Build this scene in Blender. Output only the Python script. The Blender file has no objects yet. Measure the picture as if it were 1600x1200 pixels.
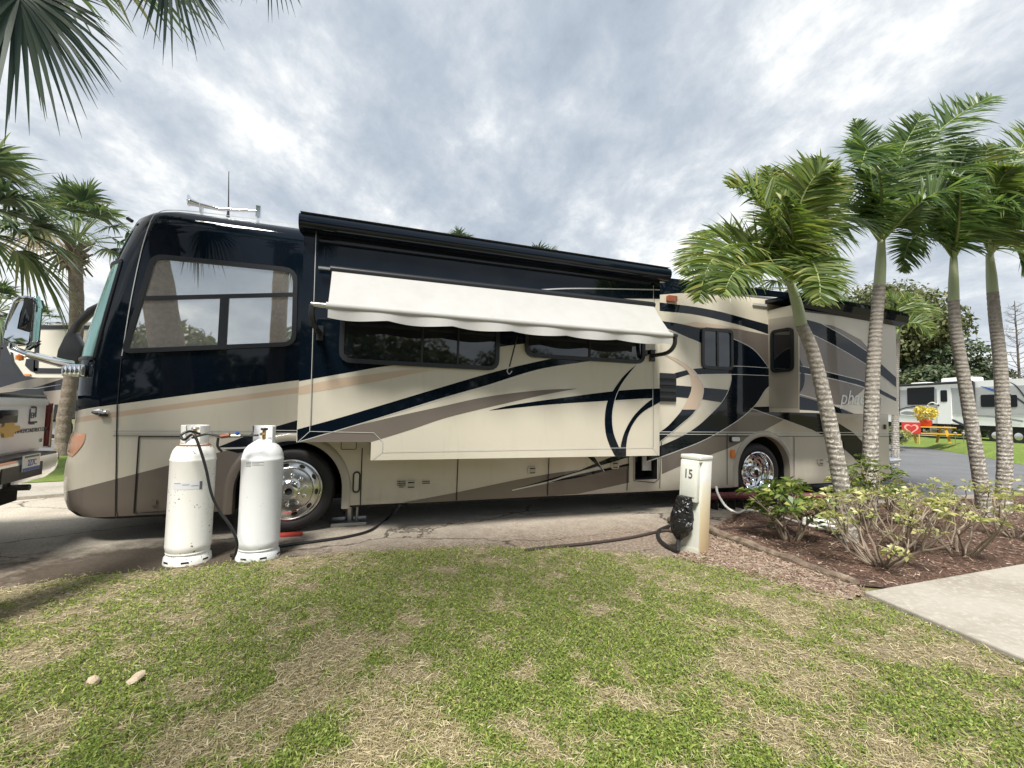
import bpy, bmesh, math, random
import numpy as np
from mathutils import Vector, Matrix
from mathutils.geometry import tessellate_polygon
random.seed(7); RNG = np.random.default_rng(7)
R = math.radians
SC = bpy.context.scene
COL = SC.collection

# ------------------------------------------------------------------ camera, sky, sun, exposure
FPX = 700.0                                   # focal length for a 1600 px wide frame
PITCH = math.atan(40/700); ROLL = 0.02
_X = Vector((1,0,0)); _F = Vector((0,math.cos(PITCH),math.sin(PITCH))); _U = Vector((0,-math.sin(PITCH),math.cos(PITCH)))
CR = _X*math.cos(ROLL)+_U*math.sin(ROLL); CU = _U*math.cos(ROLL)-_X*math.sin(ROLL)
CAM_H = 1.5
cam = bpy.data.cameras.new('camera'); cam_o = bpy.data.objects.new('camera', cam); COL.objects.link(cam_o)
cam.sensor_width = 36; cam.lens = FPX/1600*36; cam.clip_start = .05; cam.clip_end = 3000
m = Matrix.Identity(4)
for i in range(3):
    m[i][0] = CR[i]; m[i][1] = CU[i]; m[i][2] = -_F[i]
m[2][3] = CAM_H
cam_o.matrix_world = m
SC.camera = cam_o

SUN_EL, SUN_AZ = R(57), R(192)                # azimuth clockwise from +Y
sun = bpy.data.lights.new('sun', 'SUN'); sun.energy = 2.5; sun.angle = R(14); sun.color = (1,.95,.87)
sun_o = bpy.data.objects.new('sun', sun); COL.objects.link(sun_o)
sd = Vector((math.sin(SUN_AZ)*math.cos(SUN_EL), math.cos(SUN_AZ)*math.cos(SUN_EL), math.sin(SUN_EL)))
sun_o.rotation_euler = sd.to_track_quat('Z','Y').to_euler(); sun_o.location = sd*40

SC.view_settings.view_transform = 'Standard'; SC.view_settings.look = 'None'
SC.view_settings.exposure = 1.48; SC.view_settings.gamma = 1
SC.cycles.max_bounces = 6; SC.cycles.diffuse_bounces = 3; SC.cycles.glossy_bounces = 3
SC.cycles.transparent_max_bounces = 12; SC.cycles.transmission_bounces = 4
SC.cycles.use_denoising = True

W = bpy.data.worlds.new('World'); SC.world = W; W.use_nodes = True
class NT:
    """tiny node-tree helper"""
    def __init__(s, t): s.t = t; s.n = t.nodes; s.l = t.links
    def add(s, typ, ins=None, **kw):
        nd = s.n.new(typ)
        for k, v in kw.items(): setattr(nd, k, v)
        for k, v in (ins or {}).items():
            sk = nd.inputs[k]
            if isinstance(v, bpy.types.NodeSocket): s.l.new(v, sk)
            else: sk.default_value = v
        return nd
    def math(s, op, a, b=0.0, c=None, clamp=False):
        nd = s.n.new('ShaderNodeMath'); nd.operation = op; nd.use_clamp = clamp
        for i, v in enumerate((a, b) if c is None else (a, b, c)):
            if isinstance(v, bpy.types.NodeSocket): s.l.new(v, nd.inputs[i])
            else: nd.inputs[i].default_value = v
        return nd.outputs[0]
    def ramp(s, fac, stops, interp='LINEAR'):
        nd = s.n.new('ShaderNodeValToRGB'); cr = nd.color_ramp; cr.interpolation = interp
        while len(cr.elements) < len(stops): cr.elements.new(.5)
        for e, (p, c) in zip(cr.elements, stops):
            e.position = p; e.color = (c if len(c) == 4 else (*c, 1)) if isinstance(c, tuple) else (c, c, c, 1)
        s.l.new(fac, nd.inputs[0]); return nd.outputs[0]
    def mix(s, fac, a, b, mode='MIX'):
        nd = s.n.new('ShaderNodeMix'); nd.data_type = 'RGBA'; nd.blend_type = mode
        for k, v in ((0, fac), (6, a), (7, b)):
            if isinstance(v, bpy.types.NodeSocket): s.l.new(v, nd.inputs[k])
            else: nd.inputs[k].default_value = v if k == 0 else ((*v, 1) if len(v) == 3 else v)
        return nd.outputs[2]
    def noise(s, vec, scale, detail=4, rough=.55, dist=0.0, out=0):
        nd = s.add('ShaderNodeTexNoise', {'Scale': scale, 'Detail': detail, 'Roughness': rough, 'Distortion': dist})
        if vec is not None: s.l.new(vec, nd.inputs['Vector'])
        return nd.outputs[out]
wt = NT(W.node_tree); W.node_tree.nodes.clear()
sky = wt.add('ShaderNodeTexSky', sky_type='NISHITA', sun_disc=False, sun_elevation=SUN_EL, sun_rotation=SUN_AZ)
tc = wt.add('ShaderNodeTexCoord')
sep = wt.add('ShaderNodeSeparateXYZ', {0: tc.outputs['Generated']})
zz = wt.math('ADD', wt.math('MAXIMUM', sep.outputs[2], 0.0), .30)
px_ = wt.math('DIVIDE', sep.outputs[0], zz); py_ = wt.math('DIVIDE', sep.outputs[1], zz)
cv = wt.add('ShaderNodeCombineXYZ', {0: px_, 1: py_, 2: 0.0}).outputs[0]
mp = wt.add('ShaderNodeMapping', {'Vector': cv, 'Rotation': (0,0,R(40)), 'Scale': (.88,.66,1), 'Location': (9.2,4.4,0)}).outputs[0]
n3 = wt.noise(mp, .85, 3, .5, .3)                 # broad banks
n1 = wt.noise(mp, 2.6, 9, .60, .1)              # billows
n2 = wt.noise(mp, 9.0, 8, .66, .15)                # torn edges
billow = wt.math('ADD', wt.math('MULTIPLY', n1, .6), wt.math('MULTIPLY', n2, .4))
wp = wt.add('ShaderNodeVectorMath', {0: mp, 1: wt.add('ShaderNodeVectorMath', {0: wt.noise(mp, 2.2, 6, .6, 0, 1), 'Scale': .55}, operation='SCALE').outputs[0]}, operation='ADD').outputs[0]
vo = wt.add('ShaderNodeTexVoronoi', {'Vector': wp, 'Scale': 2.6, 'Smoothness': .55}, feature='SMOOTH_F1').outputs['Distance']
lump = wt.math('ADD', wt.math('MULTIPLY', vo, .5), .26)
den = wt.math('ADD', wt.math('ADD', wt.math('MULTIPLY', n3, .40), wt.math('MULTIPLY', billow, .44)), wt.math('MULTIPLY', lump, .16))
bright = wt.ramp(den, [(.425, (5.3,5.3,5.15)), (.452, (4.5,4.6,4.6)), (.475, (3.6,3.8,4.0)), (.498, (2.95,3.2,3.5)), (.535, (2.35,2.66,3.06)), (.60, (1.75,2.05,2.45))])
blue = wt.mix(1.0, sky.outputs[0], (1.15,1.25,1.4), 'MULTIPLY')
cover = wt.ramp(den, [(.39, 0.0), (.42, 1.0)])
low = wt.ramp(sep.outputs[2], [(0.0, .6), (.25, 0.0)])
cl = wt.mix(low, bright, (3.9,4.15,4.35))
skyc = wt.mix(cover, blue, cl)
bg = wt.add('ShaderNodeBackground', {'Color': skyc, 'Strength': .082})
wo = wt.add('ShaderNodeOutputWorld', {0: bg.outputs[0]})

# ------------------------------------------------------------------ picture -> place helpers (used to read sizes off the photograph)
def ray(px, py): return _F + CR*((px-800)/FPX) - CU*((py-600)/FPX)
def G(px, py, z=0.0):
    d = ray(px, py); t = (z-CAM_H)/d.z
    return Vector((d.x*t, d.y*t, z))
def AT(px, py, Y):
    d = ray(px, py); t = Y/d.y
    return Vector((d.x*t, Y, CAM_H+d.z*t))
_d = ray(2850, 681); _d.z = 0
EU = _d.normalized(); EN = Vector((-EU.y, EU.x, 0))
DD = 5.834
RV_M = Matrix.Identity(4)
for i in range(3):
    RV_M[i][0] = EU[i]; RV_M[i][1] = EN[i]; RV_M[i][3] = EN[i]*DD
def L(px, py, dep=0.0):
    d = ray(px, py); t = (dep+DD)/d.dot(EN)
    return (t*d.dot(EU), CAM_H+t*d.z)
def LX(px, py, x):
    d = ray(px, py); t = x/d.dot(EU)
    return (t*d.dot(EN)-DD, CAM_H+t*d.z)
def W2L(v): return RV_M.inverted() @ v

# ------------------------------------------------------------------ mesh helpers
def cr(pts, n=6):
    """Catmull-Rom through the points"""
    P = [Vector(p) for p in pts]
    if len(P) < 3: return P
    out = []
    for i in range(len(P)-1):
        p0 = P[i-1] if i else P[0]*2-P[1]
        p1, p2 = P[i], P[i+1]
        p3 = P[i+2] if i+2 < len(P) else P[-1]*2-P[-2]
        for k in range(n):
            t = k/n
            out.append(.5*((2*p1)+(p2-p0)*t+(2*p0-5*p1+4*p2-p3)*t*t+(3*p1-p0-3*p2+p3)*t**3))
    out.append(P[-1]); return out
class MB:
    def __init__(s, M=None): s.v=[]; s.f=[]; s.m=[]; s.M=M
    def add(s, vs, fs, mat):
        o = len(s.v)
        s.v += [ (s.M @ Vector(v)) if s.M else Vector(v) for v in vs]
        for f in fs: s.f.append([o+i for i in f]); s.m.append(mat)
    def box(s, c, d, mat, rz=0, M=None):
        x,y,z = d[0]/2,d[1]/2,d[2]/2
        T = Matrix.Translation(c) @ Matrix.Rotation(rz,4,'Z') @ (M or Matrix.Identity(4))
        vs = [T @ Vector((a*x,b*y,e*z)) for a in (-1,1) for b in (-1,1) for e in (-1,1)]
        s.add(vs, [(0,1,3,2),(4,6,7,5),(0,4,5,1),(2,3,7,6),(0,2,6,4),(1,5,7,3)], mat)
    def box2(s, a, b, mat): s.box([(a[i]+b[i])/2 for i in range(3)], [abs(b[i]-a[i]) for i in range(3)], mat)
    def tube(s, pts, r, mat, n=8, cap=True):
        P = [Vector(p) for p in pts]; k = len(P)
        rs = r if isinstance(r,(list,tuple)) else [r]*k
        vs = []; up = None
        for i,p in enumerate(P):
            t = (P[min(i+1,k-1)]-P[max(i-1,0)])
            t = t.normalized() if t.length > 1e-9 else Vector((0,0,1))
            if up is None: up = Vector((0,0,1)) if abs(t.z)<.9 else Vector((1,0,0))
            a = up-t*up.dot(t)
            a = a.normalized() if a.length>1e-6 else t.orthogonal().normalized()
            b = t.cross(a); up = a
            vs += [p+(a*math.cos(2*math.pi*j/n)+b*math.sin(2*math.pi*j/n))*rs[i] for j in range(n)]
        fs = [(i*n+j,i*n+(j+1)%n,(i+1)*n+(j+1)%n,(i+1)*n+j) for i in range(k-1) for j in range(n)]
        if cap: fs += [tuple(range(n-1,-1,-1)), tuple(range((k-1)*n,k*n))]
        s.add(vs, fs, mat)
    def lathe(s, prof, mat, n=32, M=None, mats=None):
        """prof = [(r,z)] about z"""
        k = len(prof); vs=[]
        for r,z in prof:
            for j in range(n):
                a=2*math.pi*j/n; v=Vector((r*math.cos(a),r*math.sin(a),z)); vs.append(M@v if M else v)
        for i in range(k-1):
            fs=[(i*n+j,i*n+(j+1)%n,(i+1)*n+(j+1)%n,(i+1)*n+j) for j in range(n)]
            if i==0: s.add(vs, fs, mats[i] if mats else mat)
            else:
                o=len(s.v)-len(vs)
                for f in fs: s.f.append([o+q for q in f]); s.m.append(mats[i] if mats else mat)
    def flat(s, pts, mat, nrm=None):
        """planar polygon, triangulated"""
        P=[Vector(p) for p in pts]
        tri=tessellate_polygon([P])
        if nrm is not None and tri:
            fs=[]
            for t in tri:
                t=list(t); q=(P[t[1]]-P[t[0]]).cross(P[t[2]]-P[t[0]])
                fs.append(tuple(t) if q.dot(nrm)>0 else tuple(reversed(t)))
            tri=fs
        s.add(P, [tuple(t) for t in tri], mat)
    def prism(s, pts, y0, y1, mat, side=None):
        """polygon in x,z extruded from y0 (front) to y1"""
        A=[Vector((p[0],y0,p[1])) for p in pts]; B=[Vector((p[0],y1,p[1])) for p in pts]
        n=len(A); s.flat(A,mat,Vector((0,-1,0))); s.flat(B,side or mat,Vector((0,1,0)))
        ar=sum(A[i].x*A[(i+1)%n].z-A[(i+1)%n].x*A[i].z for i in range(n))
        fs=[(i,(i+1)%n,n+(i+1)%n,n+i) if ar<0 else (i,n+i,n+(i+1)%n,(i+1)%n) for i in range(n)]
        s.add(A+B,fs,side or mat)
    def slabz(s, pts, z0, z1, mat):
        A=[Vector((p[0],p[1],z1)) for p in pts]; B=[Vector((p[0],p[1],z0)) for p in pts]; n=len(A)
        s.flat(A,mat,Vector((0,0,1)))
        ar=sum(A[i].x*A[(i+1)%n].y-A[(i+1)%n].x*A[i].y for i in range(n))
        s.add(A+B,[(i,n+i,n+(i+1)%n,(i+1)%n) if ar>0 else (i,(i+1)%n,n+(i+1)%n,n+i) for i in range(n)],mat)
    def text(s, txt, M, size, mat, shear=0.0, ext=.0015, sx=1.0, bold=0.0, align='CENTER'):
        c=bpy.data.curves.new('t','FONT'); c.body=txt; c.size=size; c.shear=shear; c.extrude=ext; c.align_x=align; c.align_y='CENTER'; c.offset=bold; c.resolution_u=3
        o=bpy.data.objects.new('t',c); COL.objects.link(o)
        dg=bpy.context.evaluated_depsgraph_get(); me=o.evaluated_get(dg).to_mesh()
        S=Matrix.Diagonal((sx,1,1,1))
        s.add([M@S@v.co for v in me.vertices],[tuple(p.vertices) for p in me.polygons],mat)
        o.evaluated_get(dg).to_mesh_clear(); bpy.data.objects.remove(o); bpy.data.curves.remove(c)
    def build(s, name, parent=None, smooth=30, bevel=0, seg=2):
        me=bpy.data.meshes.new(name); me.from_pydata(s.v,[],s.f)
        ms=[]; 
        for q in s.m:
            if q not in ms: ms.append(q)
        for q in ms: me.materials.append(q)
        ix={q:i for i,q in enumerate(ms)}
        me.polygons.foreach_set('material_index',[ix[q] for q in s.m])
        if bevel:
            bm=bmesh.new(); bm.from_mesh(me); bmesh.ops.remove_doubles(bm,verts=bm.verts,dist=1e-5)
            ed=[e for e in bm.edges if len(e.link_faces)==2 and e.calc_face_angle(0)>.6]
            bmesh.ops.bevel(bm,geom=ed,offset=bevel,segments=seg,affect='EDGES',clamp_overlap=True,profile=.5)
            bm.to_mesh(me); bm.free()
        me.update()
        if smooth:
            me.shade_smooth(); me.set_sharp_from_angle(angle=R(smooth))
        o=bpy.data.objects.new(name,me); COL.objects.link(o)
        if parent: o.parent=parent
        return o
def np_mesh(name, V, F, mats, mi=None, parent=None, smooth=False):
    """fast mesh from arrays; F is (n,k)"""
    V=np.asarray(V,dtype=np.float32); F=np.asarray(F,dtype=np.int32); k=F.shape[1]
    me=bpy.data.meshes.new(name); me.vertices.add(len(V)); me.vertices.foreach_set('co',V.ravel())
    me.loops.add(F.size); me.loops.foreach_set('vertex_index',F.ravel())
    me.polygons.add(len(F)); me.polygons.foreach_set('loop_start',np.arange(0,F.size,k,dtype=np.int32))
    try: me.polygons.foreach_set('loop_total',np.full(len(F),k,dtype=np.int32))
    except Exception: pass
    for q in mats: me.materials.append(q)
    if mi is not None: me.polygons.foreach_set('material_index',np.asarray(mi,dtype=np.int32))
    me.update(calc_edges=True); me.validate()
    if smooth: me.shade_smooth()
    o=bpy.data.objects.new(name,me); COL.objects.link(o)
    if parent: o.parent=parent
    return o
def tag(o, label=None, cat=None, group=None, kind=None):
    if label: o['label']=label
    if cat: o['category']=cat
    if group: o['group']=group
    if kind: o['kind']=kind
    return o
def thing(name, loc, label, cat, rz=0, group=None):
    o=bpy.data.objects.new(name,None); COL.objects.link(o); o.empty_display_size=.2
    o.location=loc; o.rotation_euler=(0,0,rz); return tag(o,label,cat,group)

# ------------------------------------------------------------------ materials
def mat(name, col, rough=.5, metal=0.0, coat=0.0, spec=.5, ior=None, bump=None, var=None, alpha=None, trans=None):
    """bump=(scale,strength,dist)  var=(scale,amount,colour) noise tint in object space  trans=translucent colour"""
    M=bpy.data.materials.new(name); M.use_nodes=True; t=NT(M.node_tree); b=t.n['Principled BSDF']
    b.inputs['Base Color'].default_value=(*col,1); b.inputs['Roughness'].default_value=rough; b.inputs['Metallic'].default_value=metal
    b.inputs['Coat Weight'].default_value=coat; b.inputs['Coat Roughness'].default_value=.04; b.inputs['Specular IOR Level'].default_value=spec
    if ior: b.inputs['IOR'].default_value=ior
    tcn=t.add('ShaderNodeTexCoord').outputs['Object']
    if var:
        sc,am,c2=var[:3]; n=t.noise(tcn,sc,5,.6)
        f=t.ramp(n,[(.35,0.0),(.7,am)]); t.l.new(t.mix(f,col,c2),b.inputs['Base Color'])
    if bump:
        n=t.noise(tcn,bump[0],5,.6)
        bp=t.add('ShaderNodeBump',{'Height':n,'Strength':bump[1],'Distance':bump[2]}); t.l.new(bp.outputs[0],b.inputs['Normal'])
    return M
def leaf_mat(name, stops, rough=.5, transl=.35, spec=.4, var=None):
    """colour varies from leaf to leaf; light passes through"""
    M=bpy.data.materials.new(name); M.use_nodes=True; t=NT(M.node_tree); b=t.n['Principled BSDF']
    g=t.add('ShaderNodeNewGeometry'); f=g.outputs['Random Per Island']
    if var:
        n=t.noise(t.add('ShaderNodeTexCoord').outputs['Object'],var,3,.5)
        f=t.math('ADD',t.math('MULTIPLY',f,.5),t.math('MULTIPLY',t.math('SUBTRACT',n,.22),.9),clamp=True)
    c=t.ramp(f,stops); t.l.new(c,b.inputs['Base Color'])
    b.inputs['Roughness'].default_value=rough; b.inputs['Specular IOR Level'].default_value=spec
    tr=t.add('ShaderNodeBsdfTranslucent'); t.l.new(t.mix(1.0,c,(1.3,1.35,.7),'MULTIPLY'),tr.inputs[0])
    mx=t.add('ShaderNodeMixShader',{0:transl,1:b.outputs[0],2:tr.outputs[0]})
    t.l.new(mx.outputs[0],t.n['Material Output'].inputs[0]); return M
CREAM=mat('cream_paint',(.56,.525,.44),.32,coat=.6,var=(.7,.35,(.56,.51,.41)))
NAVY=mat('navy_paint',(.0028,.006,.0115),.2,coat=.75,spec=0.0)
BROWN=mat('taupe_metallic_paint',(.175,.15,.132),.35,metal=.2,coat=.6,spec=.2)
TAN=mat('tan_paint',(.50,.39,.29),.35,coat=.8)
PINS=mat('silver_pinstripe',(.62,.62,.60),.3,metal=.3,coat=.6)
ROOFM=mat('roof_membrane',(.24,.24,.25),.7)
BLACK=mat('black_rubber',(.012,.012,.013),.65,bump=(60,.15,.002))
CAVE=mat('dark_underbody',(.01,.01,.01),.9)
TRIM=mat('black_trim',(.014,.016,.02),.35)
CHROME=mat('chrome',(.82,.83,.84),.09,metal=1.0)
ALU=mat('polished_aluminium',(.72,.72,.70),.2,metal=1.0,var=(9,.3,(.55,.55,.54)))
STEEL=mat('brushed_steel',(.42,.42,.40),.38,metal=.9)
WGLASS=mat('tinted_glass',(.008,.010,.013),.03,ior=1.75)
CABGLASS=mat('cab_glass',(.62,.63,.62),.02,metal=.85)
MIRGLASS=mat('mirror_glass',(.8,.82,.83),.02,metal=1.0)
WHITEPL=mat('white_plastic',(.72,.71,.68),.4)
AMBER=mat('amber_lens',(.70,.20,.03),.2,coat=.6)
PINKLENS=mat('clear_pink_lens',(.66,.36,.24),.15,coat=1.0)
REDLENS=mat('red_lens',(.15,.012,.012),.18,coat=1.0)
FABRIC=mat('white_awning_fabric',(.40,.40,.395),.8,bump=(7,.15,.02),var=(4.5,.45,(.33,.33,.315)))
def coach_skin(M,dirt=True):
    # slight panel waviness, and road film low on the skirts
    t=NT(M.node_tree); b=t.n['Principled BSDF']; v=t.add('ShaderNodeTexCoord').outputs['Object']
    bp=t.add('ShaderNodeBump',{'Height':t.noise(t.add('ShaderNodeMapping',{'Vector':v,'Scale':(.8,1,1.6)}).outputs[0],1.3,2,.5),'Strength':.10,'Distance':.03})
    t.l.new(bp.outputs[0],b.inputs['Normal']); t.l.new(bp.outputs[0],b.inputs['Coat Normal'])
    if dirt:
        s=t.add('ShaderNodeSeparateXYZ',{0:v}); st=t.add('ShaderNodeMapping',{'Vector':v,'Scale':(9,9,1.1)}).outputs[0]
        lo=t.ramp(s.outputs[2],[(.27,.55),(.62,0.0)]); stk=t.math('MULTIPLY',t.ramp(t.noise(st,1.2,5,.6),[(.55,0.0),(.8,.12)]),1.0)
        f=t.math('ADD',t.math('MULTIPLY',lo,t.ramp(t.noise(v,3.5,6,.65),[(.3,.25),(.7,1.0)])),stk,clamp=True)
        old=b.inputs['Base Color'].links[0].from_socket if b.inputs['Base Color'].links else tuple(b.inputs['Base Color'].default_value)[:3]
        t.l.new(t.mix(f,old,(.20,.165,.12)),b.inputs['Base Color']); t.l.new(t.math('ADD',t.math('MULTIPLY',f,.4),.3),b.inputs['Roughness'])
coach_skin(CREAM); coach_skin(BROWN); coach_skin(NAVY,False)
def glass_see(name, tint):
    M=bpy.data.materials.new(name); M.use_nodes=True; t=NT(M.node_tree); t.n.remove(t.n['Principled BSDF'])
    tr=t.add('ShaderNodeBsdfTransparent',{0:(*tint,1)}); gl=t.add('ShaderNodeBsdfGlossy',{'Roughness':.02})
    fr=t.add('ShaderNodeFresnel',{'IOR':1.5})
    mx=t.add('ShaderNodeMixShader',{0:fr.outputs[0],1:tr.outputs[0],2:gl.outputs[0]})
    t.l.new(mx.outputs[0],t.n['Material Output'].inputs[0]); return M
WSHIELD=mat('windshield_glass',(.17,.30,.28),.03,ior=3.2)
WSHIELD.node_tree.nodes['Principled BSDF'].inputs['Specular Tint'].default_value=(.62,.95,.88,1)
WHITETRUCK=mat('white_truck_paint',(.88,.89,.90),.5,coat=0.0)
PLASTIC_BK=mat('black_plastic',(.015,.015,.016),.3)
# ------------------------------------------------------------------ the motorhome (local x = along it, y = into it, z = up)
RV = thing('motorhome', (0,0,0), 'long navy, cream and taupe motorhome with swooping stripes and a white window awning', 'motorhome')
RV.matrix_world = RV_M
RVMATS=[CREAM,NAVY,BROWN,TAN,PINS,ROOFM,WSHIELD,CAVE,TRIM,BLACK]
XR=9.72; DEPTH=2.54
US=[(.27,-2.70),(.30,-2.82),(.36,-2.88),(.45,-2.912),(.58,-2.928),(.71,-2.932),(.80,-2.928),(.875,-2.918),(.97,-2.897),(1.06,-2.883),(1.2,-2.876),(1.32,-2.872),(1.45,-2.872),(1.6,-2.876),(1.75,-2.874),(1.925,-2.867),
    (2.1,-2.843),(2.285,-2.813),(2.5,-2.768),(2.75,-2.71),(3.0,-2.651),(3.2,-2.58),(3.35,-2.53),(3.45,-2.49),(3.55,-2.45),(3.62,-2.38),(3.67,-2.27),(3.70,-2.1),(3.72,-1.8)]
INS={.27:.05,.30:.012,3.45:.0,3.55:.012,3.62:.05,3.67:.11,3.70:.2,3.72:.34}
def ring(z,us):
    ins=INS.get(z,0); a=.5; b=DEPTH/2-ins; uf=us-.185; c=uf+a; rr=.07; xr=XR-ins
    P=[]
    for k in range(4):
        t=math.pi/2*k/3; P.append((xr-rr+rr*math.cos(t),ins+rr-rr*math.sin(t)))
    xs=np.linspace(xr-rr,c,14)[1:-1]; P+= [(x,ins) for x in xs]
    for k in range(33):
        t=math.pi*k/32
        # superellipse nose: blunt in plan
        ct,st=math.cos(t),math.sin(t); P.append((c-a*st, DEPTH/2-b*(abs(ct)**.9)*(1 if ct>0 else -1)))
    P+= [(x,DEPTH-ins) for x in xs[::-1]]
    for k in range(4):
        t=math.pi/2*(3-k)/3; P.append((xr-rr+rr*math.cos(t),DEPTH-ins-rr+rr*math.sin(t)))
    return [Vector((x,y,z-(max(0,x+2)*.007 if z>3.3 else 0))) for x,y in P]
bm=bmesh.new(); prev=None; first=None
for z,us in US:
    cur=[bm.verts.new(v) for v in ring(z,us)]
    n=len(cur)
    if prev:
        for j in range(n): bm.faces.new((prev[j],cur[j],cur[(j+1)%n],prev[(j+1)%n]))
    else: first=cur
    prev=cur
bm.faces.new(prev[::-1]); bm.faces.new(first)
bmesh.ops.recalc_face_normals(bm,faces=bm.faces)
def cut(p,q):
    """slice along the line p-q of the side elevation, right through"""
    d=Vector((q[0]-p[0],0,q[1]-p[1])); n=Vector((-d.z,0,d.x)).normalized()
    bmesh.ops.bisect_plane(bm,geom=bm.verts[:]+bm.edges[:]+bm.faces[:],plane_co=Vector((p[0],0,p[1])),plane_no=n,dist=1e-5)
def zat(p,q,x): return p[1]+(q[1]-p[1])*(x-p[0])/(q[0]-p[0])
NV=(L(184,631.6),L(464,594.4)); T1=(L(184,643),L(464,605.5)); T2=(L(184,651.5),L(464,614.5)); BR=(L(177,749.5),L(345,706))
GL=(LX(0,0,1) and L(193,400,.06),L(152,556,.06)); GZ0,GZ1=1.955,3.02
for p,q in (NV,T1,T2,BR,GL): cut(p,q)
XS=-.6
cut((XS,0),(XS,1)); cut((0,GZ0),(1,GZ0)); cut((0,GZ1),(1,GZ1))
for f in bm.faces:
    c=f.calc_center_median(); x,z=c.x,c.z; i=0
    if x<XS:
        gx=GL[0][0]+(GL[1][0]-GL[0][0])*(z-GL[0][1])/(GL[1][1]-GL[0][1])
        if GZ0<z<GZ1 and x<gx: i=6
        elif z>zat(*NV,x): i=1
        elif zat(*T2,x)<z<zat(*T1,x): i=3
        elif z<zat(*BR,x): i=2
    elif z>3.2 and f.normal.z<.3 and x<4.5: i=1
    if f.normal.z>.93 and z>3.5: i=5
    if f.normal.z<-.6 and z<.5: i=7
    f.material_index=i
me=bpy.data.meshes.new('body'); bm.to_mesh(me); bm.free()
for q in RVMATS: me.materials.append(q)
body=bpy.data.objects.new('body',me); COL.objects.link(body)
AXF=(-.72,.51); AXR=(6.42,.545); ARCH=.585; AXR_A=6.52
def cutter(mb):
    c=mb.build('cutter',smooth=0); c.data.materials.clear()
    for q in RVMATS: c.data.materials.append(q)
    c.data.polygons.foreach_set('material_index',[7]*len(c.data.polygons))
    md=body.modifiers.new('b','BOOLEAN'); md.operation='DIFFERENCE'; md.object=c; md.solver='EXACT'; return c
cs=[]
YM=Matrix.Rotation(R(-90),4,'X')
for x,z in ((AXF[0],AXF[1]),(AXR_A,.56)):
    q=MB(); k=48
    pts=[(x+ARCH*math.cos(a),z+ARCH*math.sin(a)) for a in np.linspace(0,math.pi,k)]+[(x-ARCH,-.5),(x+ARCH,-.5)]
    q.prism(pts,-.3,.8,CAVE); cs.append(cutter(q))
ub0=L(992,750); ub1=L(1027,700); q=MB(); q.prism([(ub0[0],ub0[1]),(ub1[0],ub0[1]),(ub1[0],1.15),(ub0[0],1.15)],-.3,.35,CAVE); cs.append(cutter(q))
dg=bpy.context.evaluated_depsgraph_get(); me2=bpy.data.meshes.new_from_object(body.evaluated_get(dg))
body.modifiers.clear(); body.data=me2; me2.name='body'
for c in cs: bpy.data.objects.remove(c)
# windscreen becomes a part of its own, with a black gasket round it
bm=bmesh.new(); bm.from_mesh(me2)
gf=[f for f in bm.faces if f.material_index==6]
ge=[(e.verts[0].co.copy(),e.verts[1].co.copy()) for e in bm.edges if len(e.link_faces)==2 and len({f.material_index==6 for f in e.link_faces})==2]
bg=bmesh.new(); mp_={}
for f in gf:
    vs=[]
    for v in f.verts:
        if v not in mp_: mp_[v]=bg.verts.new(v.co)
        vs.append(mp_[v])
    bg.faces.new(vs)
bmesh.ops.delete(bm,geom=gf,context='FACES'); bm.to_mesh(me2); bm.free()
wm=bpy.data.meshes.new('windshield'); bg.to_mesh(wm); bg.free(); wm.materials.append(WSHIELD); wm.shade_smooth()
ws=bpy.data.objects.new('windshield',wm); COL.objects.link(ws); ws.parent=RV
q=MB()
for a,b in ge: q.tube([a,b],.022,TRIM,6)
q.build('gasket',ws)

# --- decals: thin paint films lying proud of a side
def P3(p,y): x,z=L(p[0],p[1],y); return Vector((x,y,z))
def film(mb,pts,y,lay,m): mb.flat([P3(p,y)+Vector((0,-.0016*lay,0)) for p in pts],m,Vector((0,-1,0)))
def band(mb,up,lo,y,lay,m,n=8):
    u=[(p.x,p.y) for p in cr([(*p,0) for p in up],n)]; l=[(p.x,p.y) for p in cr([(*p,0) for p in lo],n)]
    film(mb,u+l[::-1],y,lay,m)
def pin(mb,pts,y,lay,m,w=.009,n=8):
    P=[P3((p.x,p.y),y) for p in cr([(*p,0) for p in pts],n)]
    A=[];B=[]
    for i,p in enumerate(P):
        t=(P[min(i+1,len(P)-1)]-P[max(i-1,0)]).normalized(); nn=Vector((-t.z,0,t.x))*w/2
        A.append(p+nn+Vector((0,-.0016*lay,0))); B.append(p-nn+Vector((0,-.0016*lay,0)))
    k=len(P); mb.add(A+B,[(i,i+1,k+i+1,k+i) for i in range(k-1)],m)
d=MB()
# body: taupe and navy swoosh ahead of the front wheel
film(d,[(339,699),(395,677),(470,655),(470,692),(404,702),(372,708)],0,1,NAVY)
pin(d,[(339,701),(404,697),(470,676)],0,2,PINS,.02)
# body behind the main slide-out: top band
film(d,[(1010,430),(1240,458),(1240,467),(1160,460),(1072,457),(1010,462)],0,1,NAVY)
band(d,[(1010,469),(1034,473),(1082,479),(1125,487),(1170,499),(1203,508)],[(1010,483),(1034,486),(1082,491),(1125,500),(1170,512),(1203,523)],0,1,NAVY)
# taupe field upper right
band(d,[(1085,511),(1120,513),(1150,514),(1203,524)],[(1085,511.5),(1143,529),(1172,543),(1203,576)],0,1,BROWN)
TANL=[(1058,505),(1090,499),(1125,506),(1160,514)]
film(d,[(1060,507),(1085,503),(1120,507),(1160,514),(1120,515),(1085,511)],0,1,TAN)
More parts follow.
